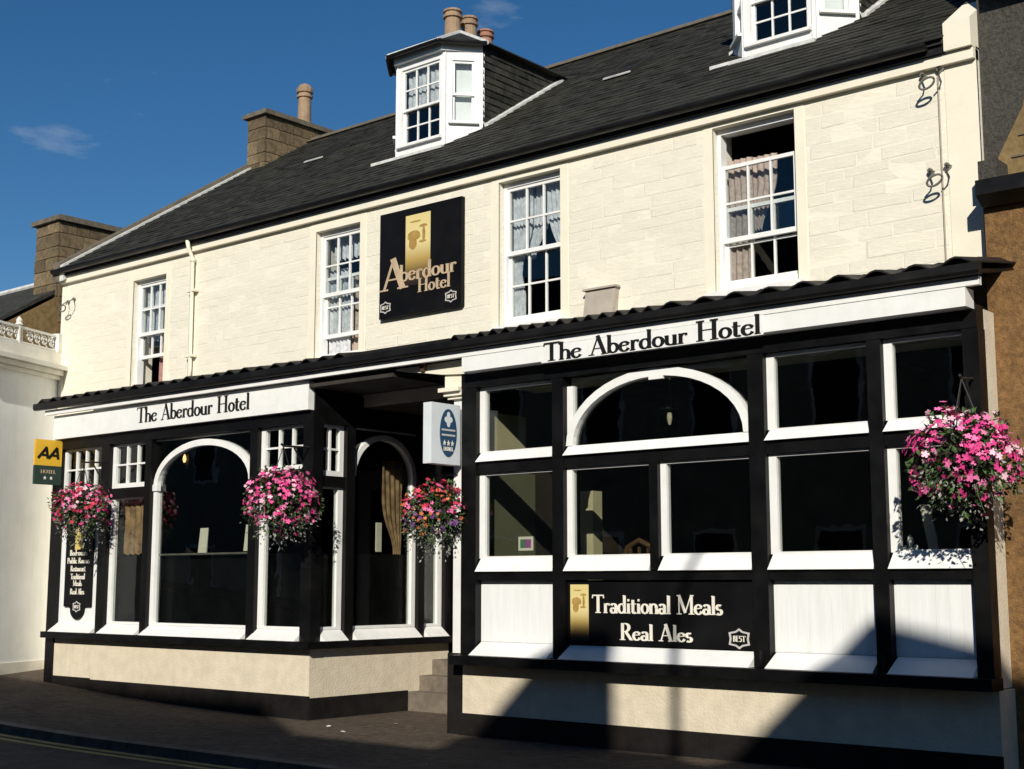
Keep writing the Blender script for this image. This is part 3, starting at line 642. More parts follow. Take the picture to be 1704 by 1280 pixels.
for (cx, fy), nm in zip(DORM, names):
    dormer(cx, fy)
    tf = front_tf(fy); zb = rz(fy)
    curtain(tf, cx-0.30, cx+0.30, zb+0.62, zb+1.1, M_lace, 'short white net curtain in the roof dormer '+nm, w=-0.105, folds=8, amp=0.010)

# ---------------------------------------------------------------- chimneys
def pot(parent, x, y, z0, h, r, m):
    q = MB(); q.lathe(x, y, [(r*1.15,z0),(r*1.1,z0+.05),(r*.86,z0+.07),(r*.80,z0+h*.78),(r*1.0,z0+h*.80),(r*1.02,z0+h*.86),(r*.84,z0+h*.88),(r*.84,z0+h*.93),(r*1.0,z0+h*.95),(r*.98,z0+h),(r*.7,z0+h),(r*.66,z0+h-.1)], 16)
    return q.build('chimney_pot', m, parent, smooth=False)
u = MB(); c_ = 0.06
u.hexa([(-.5,-.5,-.5),(.5,-.5,-.5),(.5,.5,-.5),(-.5,.5,-.5),(-.5,-.5,.5),(.5,-.5,.5),(.5,.5,.5),(-.5,.5,.5)])
blk = u.mesh('stone'); blk.materials.append(M_stone)
def stack(parent, x0, x1, y0, y1, z0, z1, seed, name='chimney'):
    r = random.Random(seed)
    q = MB(); q.box(x0+.02, x1-.02, y0+.02, y1-.02, z0, z1-0.02); o = q.build(name, M_mortar, parent)
    z = z0
    while z < z1-0.05:
        h = min(r.uniform(.16, .24), z1-z)
        for face in ('f', 's'):
            a, b = (x0, x1) if face == 'f' else (y0, y1)
            p = a
            while p < b-0.01:
                w = min(r.uniform(.22, .48), b-p)
                if b-p-w < 0.1: w = b-p
                g = 0.006+r.uniform(0, .012)
                if face == 'f': inst('stone', blk, o, (p+w/2, y0+.03, z+h/2), (0,0,0), (w-.012, .06+g*2, h-.012))
                elif p > a+0.001 or True: inst('stone', blk, o, (x1-.03, p+w/2+(.02 if p == a else 0), z+h/2), (0,0,0), (.06+g*2, w-.012-(.04 if p == a else 0), h-.012))
                p += w
        z += h
    b1('cope', M_mortar, o, x0-.07, x1+.07, y0-.07, y1+.07, z1, z1+.07)
    b1('cope', M_mortar, o, x0-.02, x1+.02, y0-.02, y1+.02, z1+.07, z1+.10)
    return o
c2 = stack(H, -17.40, -16.95, 3.90, 5.42, 8.0, 9.12, 1)
pot(c2, -17.17, 4.90, 9.22, 0.62, 0.135, M_pot)
q = MB(); q.lathe(-17.17, 4.9, [(0.14,9.80),(0.145,9.86),(0.09,9.94),(0.02,9.97)], 12); q.build('pot_cap', M_pot, c2)
c3 = stack(H, -13.86, -13.12, 4.15, 5.65, 8.2, 9.36, 2)
pot(c3, -13.36, 4.45, 9.46, 0.60, 0.145, M_pot); pot(c3, -13.40, 4.86, 9.46, 0.63, 0.14, M_pot); pot(c3, -13.42, 5.26, 9.46, 0.55, 0.135, M_pot2)

# ---------------------------------------------------------------- canopy over both bays
b1c = MB(); CY0, CY1, CZ0, CZ1 = -0.24, WY, 3.905, 4.07
b1c.hexa([(-16.42,CY0+.03,CZ0-.05),(-3.80,CY0+.03,CZ0-.05),(-3.80,CY1,CZ1-.05),(-16.42,CY1,CZ1-.05),(-16.42,CY0+.03,CZ0-.02),(-3.80,CY0+.03,CZ0-.02),(-3.80,CY1,CZ1-.02),(-16.42,CY1,CZ1-.02)])
canopy = b1c.build('canopy', M_black, H)
def tile_mesh(pitchw, amp):
    q = MB(); n = 8; vs = []
    for (y, z) in ((0, 0), (0.50, 0.085)):
        for th in (0, -0.014):
            for i in range(n+1):
                t = i/n; vs.append((t*pitchw*1.06, y, z+th+amp*(0.5-0.5*math.cos(t*2*math.pi))*(1 if t < .75 else 1)))
    m = n+1; fs = []
    for i in range(n):
        fs += [(i, i+1, 2*m+i+1, 2*m+i), (m+i, 3*m+i, 3*m+i+1, m+i+1), (i, m+i, m+i+1, i+1), (2*m+i, 2*m+i+1, 3*m+i+1, 3*m+i)]
    fs += [(0, 2*m, 3*m, m), (n, m+n, 3*m+n, 2*m+n)]
    q.add(vs, fs); me = q.mesh('pantile'); me.materials.append(M_tile)
    return me
rr = random.Random(9)
for (xa, xb, pw, amp) in ((-16.45,-10.5,0.262,0.055), (-9.05,-6.62,0.157,0.055), (-6.62,-3.80,0.31,0.06)):
    me = tile_mesh(pw, amp); n = round((xb-xa)/pw)
    for i in range(n):
        for r_ in range(2):
            inst('pantile', me, canopy, (xa+i*(xb-xa)/n, CY0+r_*0.45+rr.uniform(-.012,.012), 3.93+r_*0.077+0.010*r_+rr.uniform(-.004,.006)), (0, rr.uniform(-.02,.02), rr.uniform(-.01,.01)))
b1('ridge_sheet', M_tile, canopy, -10.52, -9.03, CY0-0.01, WY-.01, 3.93, 3.962)
q = MB(); q.prism_x([(CY0-.015,3.93),(CY0-.015,3.87),(CY0+.0,3.845),(CY0+.05,3.845),(CY0+.06,3.93)], -16.50, -3.77); q.build('gutter', M_gutter, canopy)
b1('gutter_board', M_white, canopy, -16.33, -3.80, CY0+0.062, CY0+0.115, 3.775, 3.838)
b1('fascia', M_white, canopy, -16.22, -11.235, -0.105, -0.02, 3.455, 3.765)
b1('fascia', M_white, canopy, -8.93, -3.905, -0.180, -0.02, 3.625, 3.768)
b1('name_board', M_white, canopy, -7.93, -5.60, -0.186, -0.1805, 3.608, 3.770)
lettering('The Aberdour Hotel', -14.37, -12.22, 3.535, 0.185, 0.108, front_tf(0), 'lettering', M_black_l, canopy, caps=1.05)
lettering('The Aberdour Hotel', -7.90, -5.62, 3.618, 0.160, 0.189, front_tf(0), 'lettering', M_black_l, canopy, caps=1.10)
b1('soffit', M_soffit, canopy, -11.23, -9.95, -0.10, WY-0.002, 3.69, 3.73)
b1('soffit', M_black, canopy, -9.05, -3.96, -0.02, WY-0.002, 3.66, 3.70)
b1('soffit', M_black, canopy, -16.22, -11.235, -0.02, WY-0.002, 3.66, 3.70)
q = MB(); q.prism_y([(-9.56,3.70),(-9.53,3.70),(-9.50,3.775),(-9.59,3.775)], -0.10, -0.061); q.build('bracket', M_wood, canopy)
# string moulding at the head of the porch
q = MB(); q.prism_y([(-9.95,3.768),(-9.95,3.752),(-9.30,3.65),(-8.935,3.625),(-8.935,3.774)], -0.06, -0.021); q.build('porch_fascia', M_margin, H)
q = MB(); q.box(-9.22, -9.085, 0.03, 0.20, 0.93, 3.40); q.build('pilaster', M_white, H)
q = MB()
for (o_, za, zb) in ((.03,3.40,3.43), (.06,3.43,3.47), (.10,3.47,3.51), (.05,3.51,3.65)): q.box(-9.24-o_, -9.066, 0.02-o_, 0.20, za, zb)
q.build('pilaster_capital', M_margin, H); b1('pilaster_base', M_plinth, H, -9.26, -9.07, 0.0, 0.22, 0.0, 0.929)

# ---------------------------------------------------------------- bay windows
def arch_band(mb, u0, u1, zs_, ry, w0, w1, t, n=22):
    cx = (u0+u1)/2; rx = (u1-u0)/2
    vs = []
    for i in range(n+1):
        a = math.pi-math.pi*i/n; c, s = math.cos(a), math.sin(a)
        for (ww) in (w0, w1):
            vs.append((cx+rx*c, ww, zs_+ry*s)); vs.append((cx+(rx-t)*c, ww, zs_+(ry-t)*s))
    fs = []
    for i in range(n):
        a = i*4; b = a+4
        fs += [(a,b,b+1,a+1), (a+2,a+3,b+3,b+2), (a,a+2,b+2,b), (a+1,b+1,b+3,a+3)]
    fs += [(0,1,3,2), (n*4,n*4+2,n*4+3,n*4+1)]
    mb.add(vs, fs)
def sill_strip(parent, tf, u0, u1, z0, z1, w0, w1, m=None):
    q = MB(tf); q.hexa([(u0,-.04,z0),(u1,-.04,z0),(u1,w1,z0),(u0,w1,z0),(u0+.02,-.04,z1),(u1-.02,-.04,z1),(u1-.0,w0,z1),(u0+.02,w0,z1)])
    return q.build('sill', m or M_white, parent)
def light(parent, tf, u0, u1, z0, z1, t=0.065, tb=0.05, tt=0.03, cols=1, rows=1, w=-0.022, bar=0.028):
    """a fixed white framed pane set back between the posts"""
    thin = 0.022; ret = tf is not F0
    tl, tr = (thin, t) if ret else (t, thin)
    q = MB(tf); q.box(u0, u0+tl, w-.06, w, z0, z1); q.box(u1-tr, u1, w-.06, w, z0, z1); q.box(u0+tl, u1-tr, w-.06, w, z0, z0+tb); q.box(u0+tl, u1-tr, w-.06, w, z1-tt, z1); q.build('pane_frame', M_white, parent)
    a, b, c, d = u0+tl, u1-tr, z0+tb, z1-tt
    for i in range(1, cols): x = a+(b-a)*i/cols; b1('glazing_bar', M_white, parent, x-bar/2, x+bar/2, w-.05, w-.008, c, d, tf=tf)
    for j in range(1, rows): z = c+(d-c)*j/rows; b1('glazing_bar', M_white, parent, a, b, w-.046, w-.012, z-.011, z+.011, tf=tf)
    for i in range(cols):
        for j in range(rows):
            b1('pane', M_glassb, parent, a+(b-a)*i/cols, a+(b-a)*(i+1)/cols, w-.036, w-.031, c+(d-c)*j/rows, c+(d-c)*(j+1)/rows, tf=tf)
F0 = front_tf(0.0)
# --- left bay
q = MB(); q.box(-16.28, -11.215, -0.04, 0.10, 3.325, 3.452); q.box(-11.30, -11.21, 0.10, 2.15, 3.325, 3.66); q.box(-16.28, -11.215, -0.018, 0.10, 3.453, 3.66)
LB = q.build('bay_window', M_black, H, label='left bay window with arched centre light and shallow return')
RTF = lambda u, w, z: (-11.25+w, u, z)
for (a, b) in ((-16.30,-16.12), (-15.20,-15.03), (-14.27,-14.15), (-12.28,-12.15)):
    b1('post', M_black, LB, a, b, -0.035, 0.10, 0.985 if a > -16.2 else 0.2, 3.324)
b1('post', M_black, LB, -11.38, -11.212, -0.037, 0.11, 0.93, 3.324)
for (a, b) in ((.46,.585), (1.61,1.71), (2.06,2.17)): b1('post', M_black, LB, a, b, -0.10, 0.035, 0.985, 3.324, tf=RTF)
# black transom rails
b1('transom', M_black, LB, -16.12, -15.20, -0.012, 0.09, 2.655, 2.765); b1('transom', M_black, LB, -15.03, -14.27, -0.012, 0.09, 2.645, 2.765)
b1('transom', M_black, LB, -12.15, -11.38, -0.012, 0.09, 2.70, 2.83); b1('transom', M_black, LB, .11, .46, -0.09, 0.012, 2.64, 2.755, tf=RTF)
b1('transom', M_black, LB, 1.71, 2.06, -0.09, 0.012, 2.64, 2.755, tf=RTF)
# small paned top lights
light(LB, F0, -16.12, -15.20, 2.765, 3.322, 0.05, 0.04, 0.03, 4, 2)
light(LB, F0, -15.03, -14.27, 2.765, 3.322, 0.07, 0.06, 0.03, 3, 2)
light(LB, F0, -12.15, -11.38, 2.83, 3.322, 0.07, 0.05, 0.03, 3, 2)
light(LB, RTF, .11, .46, 2.755, 3.322, 0.06, 0.06, 0.03, 2, 2)
light(LB, RTF, 1.71, 2.06, 2.755, 3.322, 0.06, 0.05, 0.03, 1, 1)
# large lower panes
light(LB, F0, -15.03, -14.27, 1.10, 2.645, 0.075, 0.03, 0.02)
light(LB, F0, -12.15, -11.38, 1.10, 2.70, 0.085, 0.03, 0.02)
light(LB, RTF, .11, .46, 1.10, 2.64, 0.075, 0.03, 0.02); light(LB, RTF, 1.71, 2.06, 1.10, 2.64, 0.075, 0.03, 0.02)
# arched lights
def arched(parent, tf, u0, u1, z0, zs_, ztop, t=0.075):
    tl, tr = (t, .03) if tf is F0 else (.03, t)
    q = MB(tf); q.box(u0, u0+tl, -.09, -.02, z0, zs_); q.box(u1-tr, u1, -.09, -.02, z0, zs_); q.box(u0+tl, u1-tr, -.09, -.02, z0, z0+.03)
    arch_band(q, u0, u1, zs_, ztop-zs_, -.09, -.012, t); q.build('arch_frame', M_white, parent)
    b1('pane', M_glassb, parent, u0+.01, u1-.01, -.066, -.061, z0+.03, 3.32, tf=tf)
    b1('head_bead', M_white, parent, u0, u1, -.055, -.03, 3.305, 3.322, tf=tf)
arched(LB, F0, -14.15, -12.28, 1.10, 2.76, 3.275); b1('impost', M_white, LB, -14.15, -14.05, -.0, .05, 2.70, 2.775)
arched(LB, RTF, .585, 1.61, 1.10, 2.78, 3.27, 0.06)
# white lower panel behind the notice board
b1('panel', M_panel, LB, -16.12, -15.20, 0.03, 0.08, 1.06, 2.655)
for (a, b) in ((-16.12,-15.20), (-15.03,-14.27), (-14.15,-12.28), (-12.15,-11.38)): sill_strip(LB, F0, a-.02, b-.0, 0.985, 1.10, -0.03, 0.115)
for (a, b) in ((.11,.46), (.585,1.61), (1.71,2.06)): sill_strip(LB, RTF, a, b, 0.985, 1.10, -0.03, 0.115)
b1('rail', M_black, LB, -16.26, -11.13, -0.135, 0.02, 0.905, 0.983); b1('rail', M_black, LB, 0.02, 2.17, -0.03, 0.118, 0.907, 0.983, tf=RTF)
q = MB(); q.box(-16.20, -11.26, -0.012, 0.12, 0.25, 0.904); lr = q.build('stall_riser', M_riser, LB)
b1('stall_riser', M_riser, LB, -11.40, -11.235, 0.122, 2.15, 0.25, 0.904); b1('stall_riser', M_riser, LB, -11.26, -11.235, -0.012, 0.122, 0.25, 0.904)
b1('plinth', M_plinth, LB, -15.28, -11.225, -0.045, -0.013, -0.1, 0.415); b1('plinth', M_plinth, LB, -11.234, -11.205, -0.04, 1.45, -0.1, 0.395)
b1('plinth', M_plinth, LB, -16.26, -15.285, -0.030, -0.013, -0.1, 0.43)
# --- right bay
q = MB(); q.box(-9.06, -3.885, -0.04, 0.10, 3.485, 3.622); q.box(-9.06, -3.885, -0.015, 0.10, 3.623, 3.66)
RB = q.build('bay_window', M_black, H, label='right bay window with wide arched fanlight over the lower panes')
PR = [(-9.06,-8.87), (-7.93,-7.80), (-5.85,-5.70), (-4.78,-4.66), (-4.005,-3.88)]
for i, (a, b) in enumerate(PR):
    b1('post', M_black, RB, a, b, -0.035, 0.10, 0.925, 3.484)
for (a, b) in ((PR[2][0]+.055,PR[2][1]-.045), (PR[3][0]+.04,PR[3][1]-.035)): b1('post_drop', M_black, RB, a, b, -0.125, -0.036, 0.93, 1.06)
b1('post', M_black, RB, -6.86, -6.77, -0.025, 0.09, 1.712, 2.643)
for i in range(4):
    a, b = PR[i][1], PR[i+1][0]
    b1('transom', M_black, RB, a, b, -0.012, 0.09, 2.645, 2.752); b1('rail', M_black, RB, a, b, -0.02, 0.09, 1.625, 1.703)
    sill_strip(RB, F0, a, b-.0, 2.755, 2.845, -0.02, 0.05); sill_strip(RB, F0, a, b, 0.925, 1.045, -0.03, 0.135)
    if i == 1:
        q = MB(F0); arch_band(q, a-.0, b+.0, 2.845, 0.635, -.09, -.008, 0.075); q.box(a, a+.07, -.09, -.03, 2.845, 3.40); q.build('arch_frame', M_white, RB)
        b1('pane', M_glassb, RB, a+.01, b-.01, -.066, -.061, 2.846, 3.482, tf=F0)
        b1('keystone', M_white, RB, -6.87, -6.72, .005, .03, 3.375, 3.412)
        light(RB, F0, a, -6.86, 1.83, 2.643, .062, .02, .02); light(RB, F0, -6.77, b, 1.83, 2.643, .062, .02, .02)
        sill_strip(RB, F0, a, -6.865, 1.706, 1.83, -0.02, 0.05); sill_strip(RB, F0, -6.765, b, 1.706, 1.83, -0.02, 0.05)
        b1('panel', M_black, RB, a, b, 0.05, 0.09, 1.046, 1.624)
    else:
        light(RB, F0, a, b, 2.846, 3.482, .07, .01, .03); light(RB, F0, a, b, 1.83, 2.643, .07, .02, .02)
        sill_strip(RB, F0, a, b, 1.706, 1.83, -0.02, 0.05)
        # tongue and groove boards of the white panel
        n = max(3, round((b-a-.03)/0.10)); w = (b-a-.03)/n
        b1('panel', M_panel, RB, a, b, 0.05, 0.09, 1.046, 1.624)
        for k in range(n): b1('board', M_panel, RB, a+.015+k*w+.0007, a+.015+(k+1)*w-.0007, 0.0470+0.0004*(k % 2), 0.052, 1.05, 1.612)
b1('rail', M_black, RB, -9.06, -3.84, -0.195, 0.02, 0.835, 0.922)
b1('stall_riser', M_riser, RB, -9.05, -3.86, -0.012, 0.12, 0.2, 0.834); b1('plinth', M_plinth, RB, -9.075, -3.85, -0.045, -0.013, -0.1, 0.375)
b1('stall_riser', M_riser, RB, -3.95, -3.862, 0.121, 0.298, 0.2, 0.832)
b1('side_panel', M_black, RB, -9.055, -8.99, 0.10, WY, 2.2, 3.66); b1('side_panel', M_black, RB, -9.055, -8.99, 0.10, WY+0.3, 0.0, 2.2)
b1('side_panel', M_riser, RB, -3.95, -3.882, 0.101, 0.298, 0.84, 3.64)
# rooms behind the glass
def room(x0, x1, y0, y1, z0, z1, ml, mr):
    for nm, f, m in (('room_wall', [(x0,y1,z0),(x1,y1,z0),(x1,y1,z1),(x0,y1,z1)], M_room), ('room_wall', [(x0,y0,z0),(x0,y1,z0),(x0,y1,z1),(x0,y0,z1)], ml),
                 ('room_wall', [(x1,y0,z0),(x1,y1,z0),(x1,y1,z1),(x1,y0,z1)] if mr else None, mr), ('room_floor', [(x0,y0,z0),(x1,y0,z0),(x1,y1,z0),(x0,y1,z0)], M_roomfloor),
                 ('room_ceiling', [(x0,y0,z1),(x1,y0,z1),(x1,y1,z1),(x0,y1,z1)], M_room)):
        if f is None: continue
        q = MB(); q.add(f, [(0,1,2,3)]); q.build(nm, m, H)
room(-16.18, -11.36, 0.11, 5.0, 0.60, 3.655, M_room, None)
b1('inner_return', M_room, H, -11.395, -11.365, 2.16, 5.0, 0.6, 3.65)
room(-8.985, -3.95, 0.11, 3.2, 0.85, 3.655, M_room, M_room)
b1('room_panel', M_roomgreen, H, -8.984, -8.975, 0.115, 1.0, 1.7, 2.70); b1('room_panel', M_roomcream, H, -8.984, -8.972, 0.115, 0.85, 2.80, 3.28)
b1('room_pier', M_roomcream, H, -8.36, -8.20, 0.95, 1.10, 0.86, 2.5)

# ---------------------------------------------------------------- porch: steps, door
for i, (y, zt) in enumerate(((1.45, .38), (1.66, .55), (1.87, .72))):
    b1('step', M_step, H, -11.232, -9.058, y, y+0.25 if i < 2 else 2.9, 0.0, zt)
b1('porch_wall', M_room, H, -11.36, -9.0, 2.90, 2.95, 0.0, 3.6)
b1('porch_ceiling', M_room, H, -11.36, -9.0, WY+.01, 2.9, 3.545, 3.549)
D = b1('door', M_black, H, -10.86, -10.0, 2.20, 2.26, 0.722, 2.75)
b1('glazed_panel', M_glassb, D, -10.72, -10.14, 2.192, 2.198, 1.5, 2.6); b1('door_handle', M_wood, D, -10.80, -10.76, 2.15, 2.195, 1.62, 1.78)
b1('door_frame', M_white, H, -11.10, -10.88, 2.17, 2.28, 0.86, 3.0); b1('door_frame', M_white, H, -9.98, -9.8, 2.17, 2.28, 0.722, 3.0)
b1('door_frame', M_white, H, -10.88, -9.98, 2.18, 2.28, 2.76, 3.0); b1('door_block', M_plinth, H, -11.12, -10.86, 2.16, 2.29, 0.722, 0.858)

# ================================================================== signs
def badge(parent, tf, cu, cz, s, w):
    q = MB(tf); n = 6; out = []
    P = [(-1,.5),(-.35,.62),(0,.85),(.35,.62),(1,.5),(.9,0),(1,-.5),(.35,-.62),(0,-.85),(-.35,-.62),(-1,-.5),(-.9,0)]
    a = [(cu+x*s, cz+z*s) for x, z in P]; b = [(cu+x*s*.80, cz+z*s*.78) for x, z in P]; n = len(P)
    q.add([(x,w,z) for x,z in a]+[(x,w,z) for x,z in b]+[(x,w-.004,z) for x,z in a]+[(x,w-.004,z) for x,z in b],
          [f for i in range(n) for f in ((i,(i+1)%n,n+(i+1)%n,n+i), (2*n+i,2*n+(i+1)%n,(i+1)%n,i), (3*n+i, n+i, n+(i+1)%n, 3*n+(i+1)%n))])
    q.build('badge', M_grey_l, parent)
    lettering('BEST', cu-s*.60, cu+s*.60, cz-s*.24, s*.48, w, tf, 'badge_lettering', M_cream_l, parent)
def gold_panel(parent, tf, u0, u1, z0, z1, w, fade=True):
    hh = (z1-z0)
    g = bpy.data.materials.new('printed_gold_fade'); g.use_nodes = True
    n_, l_ = g.node_tree.nodes, g.node_tree.links; bs_ = n_['Principled BSDF']; bs_.inputs['Roughness'].default_value = 0.5
    tc_ = n_.new('ShaderNodeTexCoord'); sx_ = n_.new('ShaderNodeSeparateXYZ'); mr_ = n_.new('ShaderNodeMapRange')
    o0 = ORG[parent.name][2]; mr_.inputs['From Min'].default_value = z0-o0; mr_.inputs['From Max'].default_value = z1-o0
    rp_ = n_.new('ShaderNodeValToRGB'); e = rp_.color_ramp.elements
    e[0].position = 0.0; e[0].color = (.02,.012,.008,1); e[1].position = 1.0; e[1].color = (.70,.58,.24,1)
    for p_, c_2 in ((.12,(.10,.055,.015,1)), (.32,(.45,.31,.09,1)), (.55,(.72,.60,.28,1))): x_ = e.new(p_); x_.color = c_2
    l_.new(tc_.outputs['Object'], sx_.inputs[0]); l_.new(sx_.outputs['Z'], mr_.inputs['Value']); l_.new(mr_.outputs['Result'], rp_.inputs['Fac']); l_.new(rp_.outputs['Color'], bs_.inputs['Base Color'])
    b1('gold_panel', g, parent, u0, u1, w-.003, w, z0, z1, tf=tf)
    uw = u1-u0; q = MB(tf)
    def blob(cx, cz, rx, rz_, n=12, k=0):
        q.add([(u0+uw*cx+rx*uw*math.cos(6.283*i/n)*(1+.12*math.sin(3*i)), w+.0012+.0003*k, z0+hh*cz+rz_*hh*math.sin(6.283*i/n)) for i in range(n)]+
              [(u0+uw*cx+rx*uw*math.cos(6.283*i/n), w, z0+hh*cz+rz_*hh*math.sin(6.283*i/n)) for i in range(n)], [tuple(range(n))]+[(i,(i+1)%n,n+(i+1)%n,n+i) for i in range(n)])
    blob(.34, .70, .26, .075); blob(.30, .60, .16, .10, k=1); blob(.72, .82, .16, .022, k=2); blob(.74, .70, .06, .11, k=3); blob(.70, .60, .15, .018, k=4); blob(.4, .9, .22, .012, k=5)
    q.build('gold_motif', M_goldm, parent)
ws = thing('hotel_name_board', (-10.4, WY-0.03, 4.54), 'square black board with gold panel hung between the upstairs windows', 'sign')
tfw = lambda u, w, z: (u*0.9907, WY-0.035-w, 1.6+(z-1.6)*0.9907)
b1('board', M_signbk, ws, -10.928, -9.69, WY-0.060, WY-0.006, 4.508, 5.706)
gold_panel(ws, tfw, -10.62, -10.24, 4.86, 5.66, 0.029)
lettering('A', -11.0, -10.60, 4.845, 0.36, 0.036, tfw, 'lettering', M_tan, ws)
lettering('berdour', -10.70, -9.84, 4.92, 0.185, 0.036, tfw, 'lettering', M_tan, ws)
lettering('Hotel', -10.42, -9.93, 4.765, 0.155, 0.037, tfw, 'lettering', M_tan, ws)
badge(ws, tfw, -10.93, 4.66, 0.085, 0.028); badge(ws, tfw, -9.93, 4.66, 0.085, 0.028)
ms = thing('menu_board', (-6.84, -0.03, 1.05), 'long black board reading Traditional Meals Real Ales under the right bay window', 'sign')
b1('board', M_signbk, ms, -7.79, -5.86, 0.012, 0.04, 1.055, 1.615)
gold_panel(ms, F0, -7.76, -7.555, 1.085, 1.585, -0.009)
lettering('Traditional Meals', -7.51, -6.16, 1.335, 0.150, -0.006, F0, 'lettering', M_cream_l, ms, caps=1.08)
lettering('Real Ales', -7.21, -6.46, 1.105, 0.135, -0.006, F0, 'lettering', M_cream_l, ms, caps=1.08)
badge(ms, F0, -6.01, 1.145, 0.10, -0.007)
nb = thing('notice_board', (-15.66, 0.0, 1.2), 'narrow black notice board with rounded foot on the white panel left of the bay', 'sign')
q = MB(F0)
P = [(-15.97,1.30),(-15.84,1.30)]+[(-15.67+0.15*math.cos(math.pi+math.pi*i/10), 1.27+0.13*math.sin(math.pi+math.pi*i/10)) for i in range(11)]+[(-15.50,1.30),(-15.37,1.30),(-15.37,2.42),(-15.52,2.42)]+\
    [(-15.67+0.14*math.cos(math.pi*i/8), 2.43+0.10*math.sin(math.pi*i/8)) for i in range(9)]+[(-15.82,2.42),(-15.97,2.42)]
n = len(P); q.add([(x,0.0,z) for x,z in P]+[(x,-.028,z) for x,z in P], [tuple(range(n)), tuple(range(2*n-1,n-1,-1))]+[(i,(i+1)%n,(i+1)%n+n,i+n) for i in range(n)])
q.build('board', M_signbk, nb)
b1('gold_panel', M_gold, nb, -15.76, -15.58, -0.0035, -0.0005, 2.02, 2.38)
for k, (tx, hwid, z) in enumerate((('Bedrooms',.20,1.945),('Public Rooms',.25,1.845),('Restaurant',.17,1.745),('Traditional',.16,1.645),('Meals',.10,1.56),('Real Ales',.16,1.455))):
    lettering(tx, -15.67-hwid, -15.67+hwid, z, 0.072, 0.004, F0, 'lettering', M_cream_l, nb)
badge(nb, F0, -15.67, 1.30, 0.085, 0.004)
aa = thing('guild_sign', (-16.4, 0.0, 2.9), 'square yellow and dark green AA sign projecting at the left end of the hotel', 'sign')
AX = -16.10; ATF = lambda u, w, z: (AX+w, u, z)
b1('sign_panel', M_aay, aa, -0.425, -0.04, -0.035, 0.0, 3.10, 3.435, tf=ATF)
b1('sign_panel', M_aag, aa, -0.425, -0.04, -0.035, 0.002, 2.855, 3.098, tf=ATF)
def bold_a(mb, u, z, h, s):
    for a, b, wd in (((u,z),(u+.11*s+.03,z+h),.036), ((u+.10*s+.03,z+h),(u+.165*s,z),.036), ((u+.06,z+h*.30),(u+.15,z+h*.30),.03)):
        for pq in _rib([a,b],[wd,wd]):
            mb.add([(x,.004+.0004*len(mb.v)/24,zz) for x,zz in pq]+[(x,.0,zz) for x,zz in pq], [(0,1,2,3)]+[(i,(i+1)%4,(i+1)%4+4,i+4) for i in range(4)])
q = MB(ATF); bold_a(q, -0.385, 3.19, 0.15, 0.85); bold_a(q, -0.235, 3.19, 0.15, 0.85); q.build('lettering', M_black_l, aa)
lettering('HOTEL', -0.34, -0.12, 3.00, 0.045, 0.005, ATF, 'lettering', M_tan, aa)
def star(mb, cu, cz, r, w):
    P = [(cu+(r if i % 2 == 0 else r*.42)*math.sin(math.pi*i/5), cz+(r if i % 2 == 0 else r*.42)*math.cos(math.pi*i/5)) for i in range(10)]
    mb.add([(x,w,z) for x,z in P]+[(x,w-.003,z) for x,z in P], [tuple(range(10))]+[(i,(i+1)%10,(i+1)%10+10,i+10) for i in range(10)])
q = MB(ATF); star(q, -0.275, 2.94, .026, .005); star(q, -0.185, 2.94, .026, .005); q.build('star', M_cream_l, aa)
b1('bracket', M_metal, aa, -0.04, -0.012, -0.03, -0.01, 3.38, 3.41, tf=ATF); b1('bracket', M_metal, aa, -0.04, -0.012, -0.03, -0.01, 2.90, 2.93, tf=ATF)
bs = thing('tourist_board_sign', (-9.15, -0.2, 2.73), 'pale box sign with navy oval and three stars beside the porch', 'sign')
BX = -9.09; BTF = lambda u, w, z: (BX+w, u, z)
BT2 = lambda u, w, z: (BX+w, (u-.255)*.8-.195, z-.045)
b1('sign_box', M_box, bs, -0.43, -0.02, -0.11, 0.0, 2.735, 3.325, tf=BTF)
q = MB(BTF); n = 28; E_ = [(-0.195+0.12*math.cos(6.2832*i/n), 3.040+0.235*math.sin(6.2832*i/n)) for i in range(n)]
q.add([(x,.004,z) for x,z in E_]+[(x,.0,z) for x,z in E_], [tuple(range(n))]+[(i,(i+1)%n,(i+1)%n+n,i+n) for i in range(n)]); q.build('oval', M_blue, bs)
q = MB(BT2); star(q, .185, 2.985, .03, .007); star(q, .255, 2.985, .03, .007); star(q, .325, 2.985, .03, .007); q.build('star', M_cream_l, bs)
lettering('HOTEL', .17, .34, 2.91, 0.038, .007, BT2, 'lettering', M_cream_l, bs)
q = MB(BT2)
for cu, cz, ru, rz_ in ((.255,3.26,.028,.032), (.22,3.215,.035,.03), (.29,3.215,.035,.03), (.255,3.185,.03,.045)):
    i0 = len(q.v); q.add([(cu+ru*math.cos(.5236*i), .006+.0004*i0/24, cz+rz_*math.sin(.5236*i)) for i in range(12)]+[(cu+ru*math.cos(.5236*i), .002, cz+rz_*math.sin(.5236*i)) for i in range(12)],
        [tuple(range(12))]+[(i,(i+1)%12,(i+1)%12+12,i+12) for i in range(12)])
q.build('thistle_emblem', M_box, bs)
b1('band', M_grey_l, bs, .135, .375, .0045, .006, 3.105, 3.122, tf=BT2); b1('band', M_grey_l, bs, .135, .375, .0045, .006, 3.055, 3.072, tf=BT2)
b1('bracket', M_metal, bs, -0.02, 0.02, -0.08, -0.04, 3.20, 3.24, tf=BTF)
stk = thing('window_sticker', (-8.33, 0.05, 1.87), 'small white sticker with green and purple square in the right bay pane', 'sticker')
b1('sheet', M_card, stk, -8.42, -8.24, 0.066, 0.070, 1.90, 2.03); 
